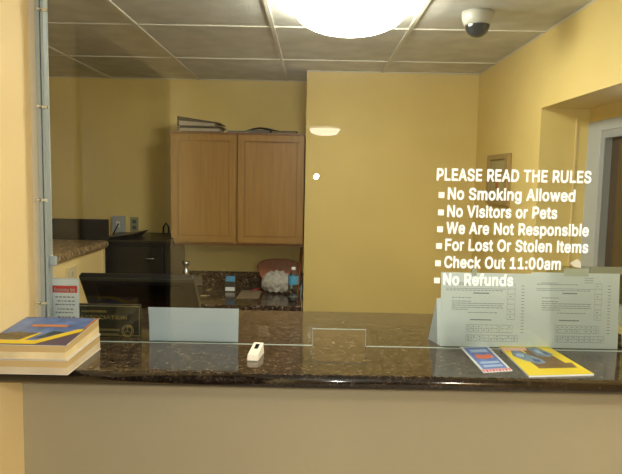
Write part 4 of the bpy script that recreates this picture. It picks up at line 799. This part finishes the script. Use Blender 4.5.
# ------------------------------------------------------------------ picture on the right wall
y0, y1 = P(511, 180, X=XR).y, P(490, 180, X=XR).y; z1, z0 = P(511, 153, X=XR).z, P(511, 206, X=XR).z
pf = thing('framed_picture', (XR, (y0 + y1) / 2, z0), 'small wooden framed picture hanging on right yellow wall behind the lettering', 'picture')
fm = MB(); w_ = .05
for a0, a1, b0, b1 in ((y0, y0 + w_ , z0, z1), (y1 - w_, y1, z0, z1), (y0 + w_, y1 - w_, z1 - .028, z1), (y0 + w_, y1 - w_, z0, z0 + .028)):
    fm.box(XR - .022, XR - .001, a0, a1, b0, b1)
fm.build('frame', wood_mat('frame_wood', (150, 124, 76), (172, 146, 92)), pf, bevel=.003)
MB().box(XR - .012, XR - .001, y0 + w_, y1 - w_, z0 + .028, z1 - .028).build('mat_board', mat('mat_board', (168, 158, 110), .5), pf)
yc = (y0 + y1) / 2; zc = (z0 + z1) / 2
ar = MB(); ar.box(XR - .0135, XR - .012, yc - .05, yc + .05, zc - .06, zc + .05, 0); ar.box(XR - .0145, XR - .0135, yc - .02, yc + .03, zc - .05, zc - .0, 1); ar.box(XR - .0145, XR - .0135, yc - .01, yc + .01, zc, zc + .035, 2)
ar.build('artwork', [mat('art_pale', (186, 170, 110), .5), mat('art_red', (160, 92, 50), .5), mat('art_grey', (110, 110, 90), .5)], pf)
# ------------------------------------------------------------------ dome security camera
q = P(478, 12, Z=CZ); dcx, dcy = q.x, q.y
sc = thing('security_camera', (dcx, dcy, CZ), 'white dome security camera with dark bubble on the ceiling', 'camera')
K = .87
MB().lathe([(0, 0), (.068 * K, 0), (.068 * K, -.012), (.066 * K, -.028), (.058 * K, -.046), (.05 * K, -.05), (0, -.05)], (dcx, dcy, CZ - .0005), 32).build('housing', mat('housing_grey', (176, 174, 164), .4), sc)
MB().lathe([(.052 * K, -.046)] + [(.052 * K * math.cos(t * math.pi / 16), -.05 - .05 * K * math.sin(t * math.pi / 16)) for t in range(9)], (dcx, dcy, CZ), 32).build('bubble', mat('smoked_bubble', (44, 46, 48), .08), sc)
# ------------------------------------------------------------------ ceiling lamps
def lamp(x, y, r, lab, st, col=(1, .93, .8)):
    o = thing('ceiling_lamp', (x, y, CZ), lab, 'lamp')
    MB().lathe([(0, 0), (r * .8, 0), (r * .82, -.02), (0, -.02)], (x, y, CZ - .001), 40).build('lamp_base', WHITE, o)
    MB().lathe([(r * .98, -.02)] + [(r * math.cos(t * math.pi / 20), -.022 - r * .42 * math.sin(t * math.pi / 20)) for t in range(11)], (x, y, CZ), 48).build('lamp_shade', emat('lamp_glow_%.0f' % (x * 100 + y * 10), col, st), o)
    return o
q = P(350, 18, Z=CZ - .05)
print('lamp', q)
lamp(q.x, q.y, .205, 'large glowing white dome lamp on the ceiling inside the office', 48)
q2 = P(325, 130, Z=CZ - .03); my = 2 * GY - q2.y; print('lobby lamp', q2, my)
lamp(q2.x, max(my, -5.0), .19, 'dome lamp on the lobby ceiling far behind the viewer', 14)
lamp(2.26, -.6, .2, 'added unseen fill lamp on the lobby ceiling near the right lobby wall', 150)  # invented source, brightens the left wall, front panel and papers
# flash of the camera
fl = bpy.data.lights.new('flash', 'POINT'); fl.energy = 46; fl.shadow_soft_size = .012; fl.color = (1, .97, .92)
fo = bpy.data.objects.new('flash_lamp', fl); C.objects.link(fo); fo.location = (0.012, .0, 1.57)
# ------------------------------------------------------------------ world, camera
wd = bpy.data.worlds.new('w'); bpy.context.scene.world = wd; wd.use_nodes = True
wd.node_tree.nodes['Background'].inputs[0].default_value = (.02, .02, .025, 1)
cam = bpy.data.cameras.new('camera'); co = bpy.data.objects.new('camera', cam); C.objects.link(co)
cam.sensor_width = 36; cam.lens = 36 * FPX / 622; cam.clip_start = .02
M = Matrix.Identity(4)
for i in range(3): M[i][0] = RT[i]; M[i][1] = UP[i]; M[i][2] = -fw[i]; M[i][3] = EYE[i]
co.matrix_world = M
bpy.context.scene.camera = co
bpy.context.scene.view_settings.view_transform = 'Standard'
bpy.context.scene.view_settings.look = 'None'
